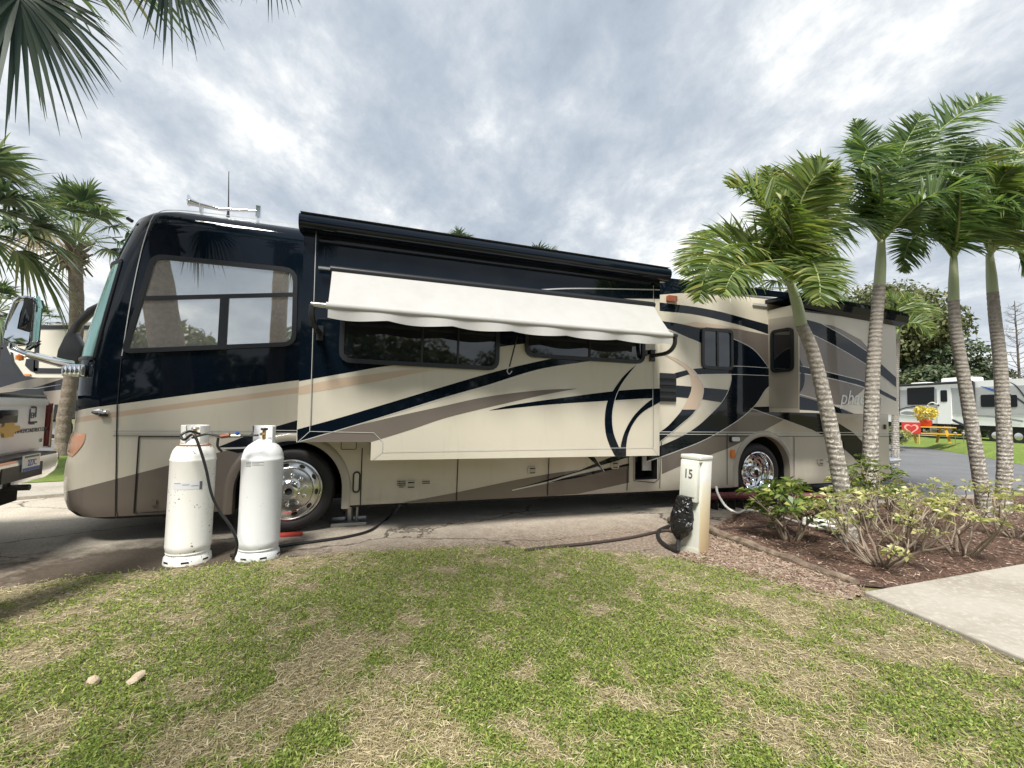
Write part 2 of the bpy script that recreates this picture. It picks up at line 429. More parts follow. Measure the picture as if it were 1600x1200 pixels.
# navy swirl: from the slide-out over the small window, down to the crescent
band(d,[(1020,499),(1037,502),(1060,505.5),(1085,511),(1110,517),(1145,529),(1170,542),(1185,555),(1203,578)],
       [(1020,506),(1034,510),(1050,516),(1072,526),(1095,536),(1120,556),(1145,572),(1170,574),(1203,578.5)],0,2,NAVY)
pin(d,[(1140,527),(1170,541),(1185,554),(1203,577)],0,3,PINS)
pin(d,[(1037,512),(1072,527.5),(1095,537)],0,3,PINS)
band(d,[(1054,583),(1070,579),(1087,576),(1145,573),(1203,576)],[(1054,592),(1070,587),(1082,585),(1140,584),(1203,586)],0,2,NAVY)
pin(d,[(1087,575),(1145,572),(1203,575)],0,4,PINS); pin(d,[(1082,586),(1140,585),(1203,587)],0,4,PINS)
film(d,[(1054,602),(1080,604),(1137,609),(1142,611),(1129,629),(1097,624),(1054,620)],0,2,NAVY)
oc=[(1030,550),(1045,556),(1060,562),(1082,577),(1095,595),(1099,607),(1095,627),(1082,647),(1065,662),(1035,687),(1015,702)]
ic=[(1030,551),(1052,563),(1070,575),(1079,590),(1080,607),(1075,622),(1062,645),(1045,664),(1031,675),(1015,688)]
band(d,oc,ic,0,3,TAN)
band(d,[(1087,640),(1082,647),(1065,662),(1035,687),(1015,702)],[(1065,640),(1062,645),(1045,664),(1031,675),(1015,688)],0,4,NAVY)
pin(d,oc,0,5,PINS)
gi=[(1142,584),(1142,595),(1137,612),(1127,629),(1112,645),(1090,665),(1065,681),(1032,696),(1010,704)]
go=[(1203,603),(1195,610),(1182,630),(1165,647),(1145,662),(1120,677),(1095,690),(1065,702),(1032,714),(1010,721)]
u=[(p.x,p.y) for p in cr([(*p,0) for p in gi],8)]; o_=[(p.x,p.y) for p in cr([(*p,0) for p in go],8)]
film(d,u+o_[::-1]+[(1203,585)],0,2,NAVY); pin(d,go,0,4,PINS,.013); pin(d,gi,0,3,PINS)
# taupe below the crescent
film(d,[(1175,640),(1165,648),(1145,663),(1120,678),(1095,691),(1065,703),(1034,715),(1034,741),(1075,723),(1137,701),(1160,690),(1195,672),(1226,655),(1200,645)],0,1,BROWN)
# navy lower swoosh running to the tail
film(d,[(1170,636),(1250,634),(1300,655),(1332,675),(1350,693),(1372,731),(1353,736),(1332,713),(1312,696),(1270,672),(1225,655)],0,2,NAVY)
pin(d,[(1172,638),(1225,656),(1270,673),(1312,697)],0,3,PINS)
# low skirts
film(d,[(632,785),(715,769),(800,751),(860,740),(905,734),(860,752),(800,767),(845,757.5),(905,745),(983,727),(983,756),(924,770),(870,774),(860,775),(715,782.5),(640,786.5)],0,1,BROWN)
film(d,[(808,763),(860,748),(905,735),(960,712),(983,712),(983,714),(960,721),(905,737),(850,753)],0,2,NAVY)
film(d,[(840,757),(905,741),(983,724),(983,727),(905,746)],0,2,NAVY)
pin(d,[(800,766),(860,752),(905,738.5),(983,719)],0,3,PINS,.014)
film(d,[(916,712),(928,712),(944,737)],0,3,NAVY); pin(d,[(928,712),(944,737)],0,4,PINS)
film(d,[(904,771.5),(983,754),(983,768),(935,769.5)],0,2,CREAM)
# mouldings and door gaps
for a,b in (((177,671.5),(1393,676)),((177,676),(1393,679.5))): pin(d,[a,b],0,6,PINS,.010)
pin(d,[(177,681),(1393,682)],0,6,CAVE,.006)
for x,y0,y1 in ((566,700,789),(716,700,782),(858,700,774),(982,705,766),(1033,690,763),(1135.5,678,757),(1240,683,746),(1318,690,742),(184,632,810)):
    pin(d,[(x,y0),(x-(0 if x>1100 else 3),y1)],0,7,CAVE,.012)
pin(d,[(184,632),(190,560)],0,7,TRIM,.008)
pin(d,[(191,556),(205,470),(222,390),(237,344),(248,333),(268,329),(320,333),(470,352)],0,7,PINS,.008)
pin(d,[(312,318),(313,332)],0,7,PINS,.01)
# outline of the service bay behind the slide-out
pin(d,[(990,701),(990,751),(1022,754),(1029,748),(1029,701)],0,7,TRIM,.012,1)
dm=d.build('films',smooth=0)
bm=bmesh.new(); bm.from_mesh(me2); n0=len(bm.faces)
idx={m_.name:i for i,m_ in enumerate(RVMATS)}
bm.from_mesh(dm.data); bm.faces.ensure_lookup_table()
for f in bm.faces[n0:]: f.material_index=RVMATS.index(dm.data.materials[f.material_index])
bm.to_mesh(me2); bm.free(); bpy.data.objects.remove(dm)
me2.shade_smooth(); me2.set_sharp_from_angle(angle=R(28)); body.parent=RV; body.name='body'

def rrect(x0,z0,x1,z1,r,n=5):
    P=[]
    for cx,cz,a0 in ((x1-r,z1-r,0),(x0+r,z1-r,90),(x0+r,z0+r,180),(x1-r,z0+r,270)):
        P+=[(cx+r*math.cos(R(a0+90*k/n)),cz+r*math.sin(R(a0+90*k/n))) for k in range(n+1)]
    return P
def inset(P,dx):
    """shrink a convex-ish loop toward its middle by dx"""
    n=len(P); out=[]
    for i in range(n):
        a=Vector(P[i-1]);b=Vector(P[i]);c=Vector(P[(i+1)%n])
        n1=(b-a); n2=(c-b)
        n1=Vector((-n1.y,n1.x)).normalized() if n1.length>1e-6 else Vector((0,0)); n2=Vector((-n2.y,n2.x)).normalized() if n2.length>1e-6 else Vector((0,0))
        v=(n1+n2); v=v.normalized()/max(.4,abs(v.normalized().dot(n1 if n1.length else n2))) if v.length>1e-6 else n1
        out.append((b.x+v.x*dx,b.y+v.y*dx))
    return out
def frame(mb,P,w,y0,y1,m):
    """rubber frame following loop P (counter-clockwise in x,z), w wide"""
    I=inset(P,w); n=len(P)
    A=[Vector((p[0],y0,p[1])) for p in P]; B=[Vector((p[0],y0,p[1])) for p in I]
    C=[Vector((p[0],y1,p[1])) for p in P]; D=[Vector((p[0],y1,p[1])) for p in I]
    fs=[]
    for i in range(n):
        j=(i+1)%n; fs+=[(i,j,n+j,n+i),(2*n+j,2*n+i,i,j)[::1] and (2*n+i,2*n+j,j,i),(n+i,n+j,3*n+j,3*n+i)]
    mb.add(A+B+C+D,fs,m)
def ccw(P):
    a=sum(P[i][0]*P[(i+1)%len(P)][1]-P[(i+1)%len(P)][0]*P[i][1] for i in range(len(P)))
    return P if a>0 else P[::-1]
def rounded(P,r,n=4):
    """round the corners of a polygon given in x,z"""
    P=[Vector(p) for p in P]; out=[]
    for i in range(len(P)):
        a,b,c=P[i-1],P[i],P[(i+1)%len(P)]
        rr=r[i] if isinstance(r,(list,tuple)) else r
        p=b+(a-b).normalized()*rr; q=b+(c-b).normalized()*rr
        for k in range(n+1):
            t=k/n; out.append(tuple(p*(1-t)**2+b*2*t*(1-t)+q*t*t))
    return out
# driver's window
wl=ccw(rounded([L(*p) for p in ((238,397),(466,420),(463,541),(190,553))],[.12,.16,.14,.1]))
cw=MB(); frame(cw,wl,.05,-.03,.0,TRIM)
mz0,mz1=L(226,467),L(460,461)
cw.prism([(mz0[0],mz0[1]-.02),(mz1[0],mz1[1]-.02),(mz1[0],mz1[1]+.025),(mz0[0],mz0[1]+.025)],-.028,-.004,TRIM)
a,b=L(345,465),L(354,547); cw.prism([(a[0],b[1]-.0),(b[0],b[1]),(b[0],a[1]),(a[0],a[1])],-.027,-.004,TRIM)
cwo=cw.build('driver_window',RV,smooth=0)
g=MB(); g.prism(inset(wl,.035),-.010,-.003,CABGLASS); g.build('pane',cwo,smooth=0)
def window(name,parent,P,y,w=.045,r=.1,mull=(),glass=WGLASS,panes=True):
    P=ccw(rounded(P,r)); q=MB(); frame(q,P,w,y-.03,y,TRIM)
    for x0,x1,z0,z1 in mull: q.box2((x0,y-.026,z0),(x1,y-.004,z1),TRIM)
    if parent is RV:
        o=q.build(name,parent,smooth=0); g=MB(); g.prism(inset(P,w*.7),y-.010,y-.003,glass); g.build('pane',o,smooth=0)
    else:
        q.prism(inset(P,w*.7),y-.010,y-.003,glass); o=q.build(name,parent,smooth=0)
    return o
b0=L(1095,576);b1=L(1143.5,516)
xm=(b0[0]+b1[0])/2
window('side_window',RV,[(b0[0],b0[1]),(b1[0],b0[1]),(b1[0],b1[1]),(b0[0],b1[1])],-.006,.05,.1,[(xm-.02,xm+.02,b0[1]+.03,b1[1]-.03)])

# ---------------- main slide-out
SY=-.55
sl=MB()
o1=[L(477,350,SY),L(465,691,SY),L(580,690,SY),L(580,719,SY),L(1029,712,SY),L(1032,440,SY)]
xl=(o1[0][0]+o1[1][0])/2; zt=3.50; zb1=o1[1][1]; xs_=o1[2][0]; zb2=(o1[3][1]+o1[4][1])/2; xr_=(o1[4][0]+o1[5][0])/2
outl=[(xl,zt),(xl,zb1),(xs_,zb1),(xs_,zb2),(xr_,zb2),(xr_,zt-.06)]
sl.prism(outl,SY,.06,CREAM)
film(sl,[(476,349),(1031,439),(1031,467),(935,466),(870,480),(840,534),(779,542),(650,566),(590,574),(467,595.5)],SY,1,NAVY)
film(sl,[(467,604),(530,591),(640,577),(680,578.5),(640,585),(590,596),(530,606),(467,617)],SY,1,TAN)
band(sl,[(464.5,671),(530,653),(590,635),(690,605),(777,580),(865,560),(930,553)],[(464.5,690.5),(530,671),(590,653),(690,622),(760,602),(842,577),(930,563)],SY,1,NAVY)
u=[(p.x,p.y) for p in cr([(*p,0) for p in [(497,680),(590,657),(690,635),(760,620),(840,610),(900,607)]],8)]
l=[(p.x,p.y) for p in cr([(*p,0) for p in [(582,690),(640,672),(690,655),(740,642),(840,619),(900,607.5)]],8)]
film(sl,[(466,690.8)]+u+l[::-1],SY,1,BROWN)
pin(sl,[(466,690.5),(530,672),(590,654),(690,623.5),(760,603.5),(842,578.5)],SY,2,PINS,.008)
band(sl,[(765,641),(800,633),(860,624),(952,612),(1000,608),(1031,607)],[(765,641.4),(860,632),(952,626),(1000,623),(1031,622)],SY,1,NAVY)
pin(sl,[(952,611),(1000,607),(1031,606)],SY,2,PINS,.007); pin(sl,[(940,628),(1000,624),(1031,623)],SY,2,PINS,.007)
band(sl,[(993,571),(980,582),(967,597),(950,625),(945,650),(946,675),(952,695),(960,711)],[(993,571.5),(980,587),(968,605),(960,625),(956,650),(958,675),(963,690),(969,702)],SY,3,NAVY)
pin(sl,[(992,573),(980,588),(968.5,605),(960.5,625),(956.5,650),(958.5,675),(968,701)],SY,4,PINS,.008)
band(sl,[(1031,616),(1010,630),(990,650),(977,672),(971,690),(969,702)],[(1031,628),(1005,643),(990,660),(981,680),(978,700),(978,711)],SY,3,NAVY)
film(sl,[(960,711),(966,698),(970,700),(978,698),(978,712.3),(962,712.5)],SY,4,NAVY)
film(sl,[(1006,547),(1026,547),(1006,558)],SY,1,NAVY); film(sl,[(1018,556),(1030,552),(1030,556)],SY,1,NAVY)
pin(sl,[(835,453.5),(880,451),(935,451),(1031,453)],SY,2,PINS,.016)
# edge trim seams
for pts in ([(494,362),(484,674)],[(484,674),(584,676),(598,690)],[(598,690),(597,706)],[(597,706),(1020,699)],[(1020.5,446),(1019,699)],[(1020,699),(1029,712)],[(597,706),(581,718)],[(484,674),(466,690)]):
    pin(sl,pts,SY,5,PINS,.006,1); 
for pts in ([(496,362),(486,673)],[(1022,446),(1020.5,699)]): pin(sl,pts,SY,5,TRIM,.004,1)
slo=sl.build('main_slide_out',RV,smooth=0)
w0,w1=L(529,566,SY),L(779,566,SY); z0=L(540,567,SY)[1]; z1=L(640,505,SY)[1]+.13
window('window',slo,[(w0[0],z0),(w1[0],L(765,579,SY)[1]),(w1[0],z1),(w0[0],z1)],SY-.008,.05,.14,[(L(659,550,SY)[0]-.012,L(659,550,SY)[0]+.012,z0+.03,z1-.03),(L(715,550,SY)[0]-.012,L(715,550,SY)[0]+.012,z0+.03,z1-.03)])
w0,w1=L(819,550,SY),L(1006,550,SY); z0=L(900,563,SY)[1]
window('window',slo,[(w0[0],z0),(w1[0],z0),(w1[0],z1),(w0[0],z1)],SY-.008,.05,.14,[(L(920,560,SY)[0]-.012,L(920,560,SY)[0]+.012,z0+.03,z1-.03)])
# topper rail over the slide-out
a=L(468,330,SY-.12); b=L(1046,420,SY-.12); tz=(a[1]+b[1])/2
tp=MB(); prof=[]
for k in range(15):
    t=R(-100+240*k/14); prof.append((SY-.10-.075*math.cos(t),tz-.075+.085*math.sin(t)))
prof+=[(SY+.02,tz+.0),(.02,tz+.05),(.02,tz-.03),(SY-.0,tz-.16)]
n=len(prof)
vs=[Vector((a[0],p[0],p[1])) for p in prof]+[Vector((b[0],p[0],p[1]-.03)) for p in prof]
tp.add(vs,[(i,(i+1)%n,n+(i+1)%n,n+i) for i in range(n)],NAVY); tp.flat(vs[:n],TRIM); tp.flat(vs[n:],TRIM)
tp.add([Vector((a[0]+.01,SY-.16,tz+.012)),Vector((b[0]-.01,SY-.16,tz-.018)),Vector((b[0]-.01,.0,tz+.035)),Vector((a[0]+.01,.0,tz+.065))],[(0,1,2,3)],ROOFM)
tpo=tp.build('slide_topper',RV)
lip=MB(); lip.box2((a[0]+.2,SY-.05,tz-.25),(b[0]-.25,SY-.004,tz-.23),TRIM); lip.build('drip_rail',slo,smooth=0)
# ---------------- window awning on the slide-out
aw=bpy.data.objects.new('window_awning',None); COL.objects.link(aw); aw.parent=RV
yT=SY-.07; T0=L(519,424,yT); T1_=L(1020,481,yT); ztop=(T0[1]+T1_[1])/2
yB=SY-.44; B0=L(513,478,yB); B1=L(1047,524,yB); zbot=(B0[1]+B1[1])/2
x0,x1=(T0[0]+B0[0])/2,(T1_[0]+B1[0])/2
q=MB(); q.tube([(x0-.02,yT,ztop+.03),(x1+.02,yT,ztop+.03)],.04,TRIM,14); q.box2((x0-.02,SY-.07,ztop+.0),(x1+.02,SY-.002,ztop+.075),TRIM)
q.tube([(x0-.14,yT,ztop+.03),(x0-.02,yT,ztop+.03)],.022,ALU,10); q.build('case',aw)
q=MB(); nx,ny=60,8
vs=[];
for i in range(nx+1):
    for j in range(ny+1):
        s=j/ny; x=x0+(x1-x0)*i/nx
        y=yT-.03+(yB-yT+.03)*s; z=ztop+(zbot+.035-ztop)*s-.012*math.sin(math.pi*s)+.006*math.sin(x*4.3+s*3)*math.sin(math.pi*s)+.004*math.sin(x*11+s*5)*s
        vs.append((x,y,z))
fs=[(i*(ny+1)+j,(i+1)*(ny+1)+j,(i+1)*(ny+1)+j+1,i*(ny+1)+j+1) for i in range(nx) for j in range(ny)]
q.add(vs,fs,FABRIC); q.build('fabric',aw,smooth=60)
q=MB(); q.tube([(x0-.02,yB,zbot),(x1+.02,yB,zbot)],.038,FABRIC,16); q.tube([(x0-.16,yB,zbot),(x0-.02,yB,zbot)],.028,ALU,12); q.tube([(x1+.02,yB,zbot),(x1+.1,yB,zbot)],.03,TRIM,12); q.build('roller_tube',aw)
q=MB(); vs=[]; nx=180
for i in range(nx+1):
    u_=i/nx; x=x0+(x1-x0)*u_; h=.10+.030*abs(math.sin(math.pi*u_*6.0+.5))
    for j in range(5):
        t=j/4; vs.append((x,yB-.02+.018*math.sin(u_*41)*t,zbot-.01-h*t))
fs=[(i*5+j,(i+1)*5+j,(i+1)*5+j+1,i*5+j+1) for i in range(nx) for j in range(4)]
q.add(vs,fs,FABRIC); q.build('valance',aw,smooth=60)
for x,s in ((x0-.15,1),(x1+.08,-1)):
    q=MB(); q.tube(cr([(x,yB,zbot),(x,yB+.02,zbot-.12),(x+.03*s,yB+.12,zbot-.21),(x+.05*s,SY-.02,zbot-.22)],4),.028,TRIM,8)
    q.box((x+.05*s,SY-.02,zbot-.22),(.07,.04,.16),TRIM); q.build('support_arm',aw)
q=MB(); sx,sz=L(808,540,SY-.12); ex,ez=L(796,573,SY-.12); q.tube([(sx,SY-.12,sz+.12),(ex,SY-.12,ez)],.010,TRIM,6)
q.tube(cr([(ex,SY-.12,ez),(ex-.03,SY-.12,ez-.05),(ex,SY-.12,ez-.09),(ex+.035,SY-.12,ez-.05)],5),.006,STEEL,5); q.build('pull_strap',aw)

# ---------------- bedroom slide-out at the rear
RY=-.56
rl=MB(); xa=L(1248,560,RY)[0]; xb=9.0; zt_=3.30; zb_=1.545
rl.prism([(xa,zb_),(xb,zb_),(xb,zt_-.05),(xa,zt_)],RY,.05,CREAM)
def fx(mb,pts,lay,m):
    mb.flat([Vector((xa-.0016*lay,)+LX(p[0],p[1],xa)) for p in pts],m,Vector((-1,0,0)))
GREIGE=mat('greige_paint',(.36,.325,.28),.32,coat=.7)
fx(rl,[(1201,638),(1247.5,638),(1247.5,492),(1201,499)],1,GREIGE)
band(rl,[(1249,497),(1285,507),(1320,527),(1357,552),(1400,590)],[(1249,511),(1270,522),(1307,541),(1355,570),(1400,605)],RY,2,NAVY)
film(rl,[(1285,506.5),(1300,508.5),(1315,515),(1345,531),(1361,549),(1352,549),(1320,526)],RY,1,BROWN)
u=[(p.x,p.y) for p in cr([(*p,0) for p in [(1249,511),(1270,522),(1307,541),(1355,570),(1375,584)]],8)]
film(rl,u+[(1369,604),(1355,599),(1320,589),(1270,577),(1249,572)],RY,1,BROWN)
band(rl,[(1249,571.5),(1270,577),(1320,589),(1355,599),(1400,622)],[(1249,582),(1285,588),(1320,596),(1355,606),(1400,627)],RY,2,NAVY)
for ps in ([(1249,512),(1270,523),(1307,542),(1355,571),(1400,606)],[(1285,506.5),(1320,526),(1357,551)],[(1249,571),(1270,576),(1320,588),(1355,598),(1400,621)],[(1249,583),(1285,589),(1320,597),(1355,607)]): pin(rl,ps,RY,3,PINS,.009)
film(rl,[(1249,583),(1285,589),(1320,597),(1352,605),(1347,611),(1333,623),(1320,633),(1300,632),(1277,626),(1249,619)],RY,1,BROWN)
band(rl,[(1249,619),(1277,626.5),(1305,635),(1334,646.5)],[(1249,640),(1277,642),(1305,645),(1334,647)],RY,2,NAVY)
band(rl,[(1249,560),(1255,575),(1257,590),(1255,604),(1249,614)],[(1249,561),(1250,575),(1250.5,590),(1250,604),(1249,613)],RY,3,NAVY)
pin(rl,[(1249,616),(1277,624),(1305,633),(1336,646)],RY,3,PINS)
tx,tz_=L(1312,631,RY)
rl.text('phaeton',Matrix.Translation((tx,RY-.006,tz_+.10)) @ Matrix.Rotation(R(90),4,'X'),.34,PINS,shear=.32,sx=.92,align='LEFT')
for x in (1369,): pass
rlo=rl.build('rear_slide_out',RV,smooth=0)
ea,eb=LX(1205,517,xa),LX(1241.5,580,xa)
q=MB(); P=ccw(rounded([(ea[0],eb[1]),(eb[0],eb[1]),(eb[0],ea[1]),(ea[0],ea[1])],.10))
T=Matrix(((0,1,0,0),(1,0,0,0),(0,0,1,0),(0,0,0,1)))
q2=MB(); P=[(p[0],p[1]) for p in P]; frame(q2,P,.045,xa-.03,xa,TRIM); q2.prism(inset(P,.03),xa-.012,xa-.004,WGLASS)
q.add([Vector((v.y,v.x,v.z)) for v in q2.v],q2.f,TRIM); q.m=q2.m
bmx=q.build('window',rlo,smooth=0); bm=bmesh.new(); bm.from_mesh(bmx.data); bmesh.ops.recalc_face_normals(bm,faces=bm.faces); bm.to_mesh(bmx.data); bm.free()
q=MB(); za=3.42
prof=[(RY-.13,za-.16),(RY-.15,za-.05),(RY-.13,za+.01),(RY-.05,za+.03),(.0,za+.06),(.0,za-.0),(RY+.0,za-.02),(RY,za-.2)]
n=len(prof); vs=[Vector((xa-.06,p[0],p[1])) for p in prof]+[Vector((9.12,p[0],p[1]-.10)) for p in prof]
q.add(vs,[(i,(i+1)%n,n+(i+1)%n,n+i) for i in range(n)],NAVY); q.flat(vs[:n],NAVY); q.flat(vs[n:],NAVY)
q.add([Vector((xa-.03,RY-.10,za+.034)),Vector((9.1,RY-.10,za-.062)),Vector((9.1,-.02,za-.03)),Vector((xa-.03,-.02,za+.066))],[(0,1,2,3)],ROOFM)
q.build('slide_topper',RV,smooth=0)
q=MB(); q.box2((xa-.35,-.03,za-.06),(xa-.05,0,za-.02),PINS); q.box2((xa-.02,RY-.004,zt_-.12),(xb,RY-.02,zt_-.10),TRIM); q.build('drip_rail',rlo,smooth=0)

# ---------------- wheels
def torus_prof(): pass
def wheel(parent,x,z,front=True):
    w=bpy.data.objects.new('wheel',None); COL.objects.link(w); w.parent=parent; w.location=(x,.04,z)
    T=Matrix.Rotation(R(90),4,'X')          # lathe axis z -> -y (outwards)
    q=MB(); rt=.5
    q.lathe([(.335,-.02),(.36,.0),(.39,.012),(.43,.015),(.462,.005),(.485,-.03),(.495,-.06),(.495,-.26),(.47,-.3),(.34,-.3)],BLACK,56,T)
    q.build('tyre',w,smooth=40)
    q=MB()
    if front:
        pr=[(.345,-.01),(.352,.012),(.338,.016),(.325,.005),(.318,-.012),(.262,-.004),(.255,.002),(.245,.018),(.20,.03),(.15,.035),(.125,.04),(.115,.045)]
        q.lathe(pr,ALU,56,T)
        q.lathe([(.115,.045),(.112,.09),(.10,.125),(.06,.135),(.04,.13)],CHROME,32,T); q.lathe([(.042,.128),(.03,.11),(.0,.108)],CAVE,20,T)
        for k in range(10):
            a=2*math.pi*k/10+.2; M=T@Matrix.Translation((.172*math.cos(a),.172*math.sin(a),.03))
            q.lathe([(.024,0),(.024,.012),(.017,.016),(.017,.045),(.012,.052),(.0,.054)],CHROME,10,M)
        for k in range(10):
            a=2*math.pi*(k+.5)/10+.2; M=T@Matrix.Translation((.29*math.cos(a),.29*math.sin(a),-.0055))@Matrix.Rotation(a,4,'Z')@Matrix.Diagonal((.55,1,1,1))
            q.lathe([(.036,.0),(.033,.006),(.026,.003),(.0,.002)],CAVE,18,M)
    else:
        pr=[(.345,-.01),(.352,.012),(.338,.016),(.325,.005),(.312,-.03),(.30,-.045),(.295,-.09),(.272,-.105),(.268,-.15),(.245,-.17),(.20,-.175),(.13,-.165)]
        q.lathe(pr,CHROME,56,T)
        q.lathe([(.13,-.165),(.10,-.16),(.098,-.06),(.085,-.03),(.05,-.02)],CHROME,32,T); q.lathe([(.05,-.02),(.045,-.028),(.0,-.03)],CAVE,20,T)
        for k in range(10):
            a=2*math.pi*k/10+.2; M=T@Matrix.Translation((.155*math.cos(a),.155*math.sin(a),-.17))
            q.lathe([(.02,0),(.018,.035),(.012,.05),(.0,.052)],CHROME,8,M)
        for k in range(10):
            a=2*math.pi*(k+.5)/10+.2; M=T@Matrix.Translation((.225*math.cos(a),.225*math.sin(a),-.168))
            q.lathe([(.026,-.004),(.022,.002),(.0,.001)],CAVE,14,M)
    q.build('rim',w,smooth=35)
wheel(RV,AXF[0],AXF[1],True); wheel(RV,AXR[0],.52,False)
q=MB()
q.lathe([(.495,-.35),(.495,-.6),(.3,-.6)],BLACK,40,Matrix.Translation((AXR[0],.04,.52))@Matrix.Rotation(R(90),4,'X')); q.build('inner_tyre',RV)
FLARE=mat('wheel_flare_paint',(.40,.37,.31),.4,coat=.5)
def flare(x,z,name,m):
    q=MB(); k=40; rows=[(ARCH+.085,0.0),(ARCH+.07,-.022),(ARCH+.02,-.03),(ARCH-.012,-.015),(ARCH-.015,.10)]
    ang=list(np.linspace(-.42,math.pi+.42,k)) 
    vs=[]
    for a in ang:
        for r,y in rows:
            px,pz=x+r*math.cos(a),z+r*math.sin(a)
            if a<0: px,pz=x+r,z-(-a)*ARCH
            elif a>math.pi: px,pz=x-r,z-(a-math.pi)*ARCH
            vs.append((px,y,max(.27,pz)))
    n=len(rows); q.add(vs,[(i*n+j,(i+1)*n+j,(i+1)*n+j+1,i*n+j+1) for i in range(k-1) for j in range(n-1)],m)
    if x<0: q.m=[BROWN if sum(q.v[v_].x for v_ in f_)/4<x-.25 else mm for f_,mm in zip(q.f,q.m)]
    return q.build(name,RV,smooth=50)
flare(AXF[0],AXF[1],'wheel_arch',FLARE); flare(AXR_A,.56,'wheel_arch',FLARE)
# ---------------- small fittings
q=MB(); a,b=L(145,647),L(168,647)
def sp(px,py,y): x,z=L(px,py,y); return Vector((x,y,z))
q.tube(cr([sp(141,646,.10),sp(148,644,.045),sp(158,643.5,.005),sp(167,645,-.02)],4),[.012,.02,.03,.034,.036,.036,.036,.036,.036,.036,.034,.034,.03][:13],CHROME,10)
q.box(sp(162,648.5,-.03),(.07,.02,.03),TRIM); q.build('door_handle',RV)
# front corner lamp: follows the nose
def nose(z,t):
    zs=[u_[0] for u_ in US]; us=np.interp(z,zs,[u_[1] for u_ in US]); uf=us-.185; ct,st=math.cos(t),math.sin(t)
    return Vector((uf+.5-.5*st,DEPTH/2-DEPTH/2*(abs(ct)**.9)*(1 if ct>0 else -1),z))
q=MB(); vs=[]; na,nb=10,8
for i in range(na+1):
    for j in range(nb+1):
        s=j/nb; z=.92+.24*i/na; t0=.17+.20*(1-math.sin(math.pi*min(1,.12+.55*i/na)))+.10*(1-i/na); t1=.60+.35*math.sin(math.pi*(.15+.70*i/na))
        edge=math.sin(math.pi*min(1,max(0,i/na)))*.0
        t=t0+(t1-t0)*s; v=nose(z,t); c=Vector((-1.9,DEPTH/2,z)); nrm=(v-c); nrm=Vector((nrm.x*2,nrm.y*.8,0)).normalized()
        lift=.004+.02*math.sin(math.pi*i/na)**.6*min(1,3*s+.15); vs.append(v+nrm*lift)
q.add(vs,[(i*(nb+1)+j,i*(nb+1)+j+1,(i+1)*(nb+1)+j+1,(i+1)*(nb+1)+j) for i in range(na) for j in range(nb)],PINKLENS)
q.build('headlight',RV,smooth=60)
# compartment door by the front wheel
a,b=L(218,682),L(300,797); q=MB(); pp=ccw([(a[0],b[1]),(b[0],b[1]),(b[0],a[1]),(a[0],a[1])])
for i in range(4):
    p,r_=Vector((pp[i][0],-.012,pp[i][1])),Vector((pp[(i+1)%4][0],-.012,pp[(i+1)%4][1])); q.tube([p,r_],.007,TRIM,5)
q.box(sp(240,785,-.02),(.05,.02,.05),BROWN); q.build('compartment_door',RV)
def latch(px,py,w=.13,h=.10,name='compartment_latch'):
    q=MB(); x,z=L(px,py); q.prism(rrect(x-w/2,z-h/2,x+w/2,z+h/2,.03),-.025,-.001,CREAM); q.prism(rrect(x-w*.32,z-h*.22,x+w*.32,z+h*.22,.015),-.034,-.02,FLARE)
    q.box((x,-.028,z+h*.3),(w*.6,.012,.012),TRIM); q.box((x,-.028,z-h*.3),(w*.6,.012,.010),TRIM); return q.build(name,RV)
for p in ((642,757),(831,735),(960,727),(1281,721)): latch(*p)
for x0_,y0_,n_ in ((619,752,4),(658,752,2)):
    q=MB()
    for k in range(n_):
        xx,z=L(x0_,y0_+k*3); q.box((xx+.06,-.012,z),(.10 if k!=3 else .06,.003,.009),TRIM)
    q.build('warning_label',RV,smooth=0)
q=MB(); x,z=L(557,753); P=ccw(rrect(x-.045,z-.13,x+.045,z+.13,.045)); frame(q,P,.018,-.022,0,TRIM); q.prism(inset(P,.012),-.012,-.002,CREAM); q.build('fuel_door',RV)
q=MB(); x,z=L(545,696); P=ccw(rrect(x-.09,z-.05,x+.09,z+.06,.02)); frame(q,P,.008,-.016,0,TRIM); q.prism(inset(P,.006),-.012,-.002,CREAM); q.build('fuel_door',RV)
x,z=L(1147,686); q=MB(); q.prism(rrect(x-.10,z-.05,x+.10,z+.05,.03),-.03,0,TRIM); q.prism(rrect(x-.08,z-.035,x+.08,z+.035,.025),-.045,-.02,WHITEPL); q.build('docking_light',RV)
x,z=L(1143.5,709); q=MB(); q.prism(rrect(x-.04,z-.07,x+.04,z+.07,.035),-.035,0,AMBER); q.build('marker_light',RV,bevel=.008)
x,z=L(1048,467.5); q=MB(); q.prism(rrect(x-.09,z-.05,x+.09,z+.05,.02),-.05,0,mat('dull_red_lens',(.30,.09,.05),.3,coat=.5)); q.build('marker_light',RV,bevel=.012)
q=MB(); a,b=L(1031,627),L(1055,584)
q.prism([(a[0]-.15,a[1]),(b[0],a[1]),(b[0],b[1]),(a[0]-.15,b[1])],-.03,0,TRIM)
for k in range(4):
    z=a[1]+(b[1]-a[1])*(k+.6)/4.3; q.box(((a[0]-.15+b[0])/2,-.045,z),(b[0]-a[0]+.1,.03,.035),PLASTIC_BK)
q.build('louver_vent',RV,smooth=0,bevel=.004)
q=MB(); a=L(1009,712); q.box((a[0]+.1,.12,a[1]-.1),(.16,.02,.28),WHITEPL); q.box((a[0]-.12,.14,a[1]-.05),(.12,.02,.12),TRIM)
for k in range(4): q.lathe([(.014,0),(.014,.02),(0,.02)],CHROME,8,Matrix.Translation((a[0]-.16+.03*k,.13,a[1]-.02))@Matrix.Rotation(R(90),4,'X'))
q.build('service_panel',RV)
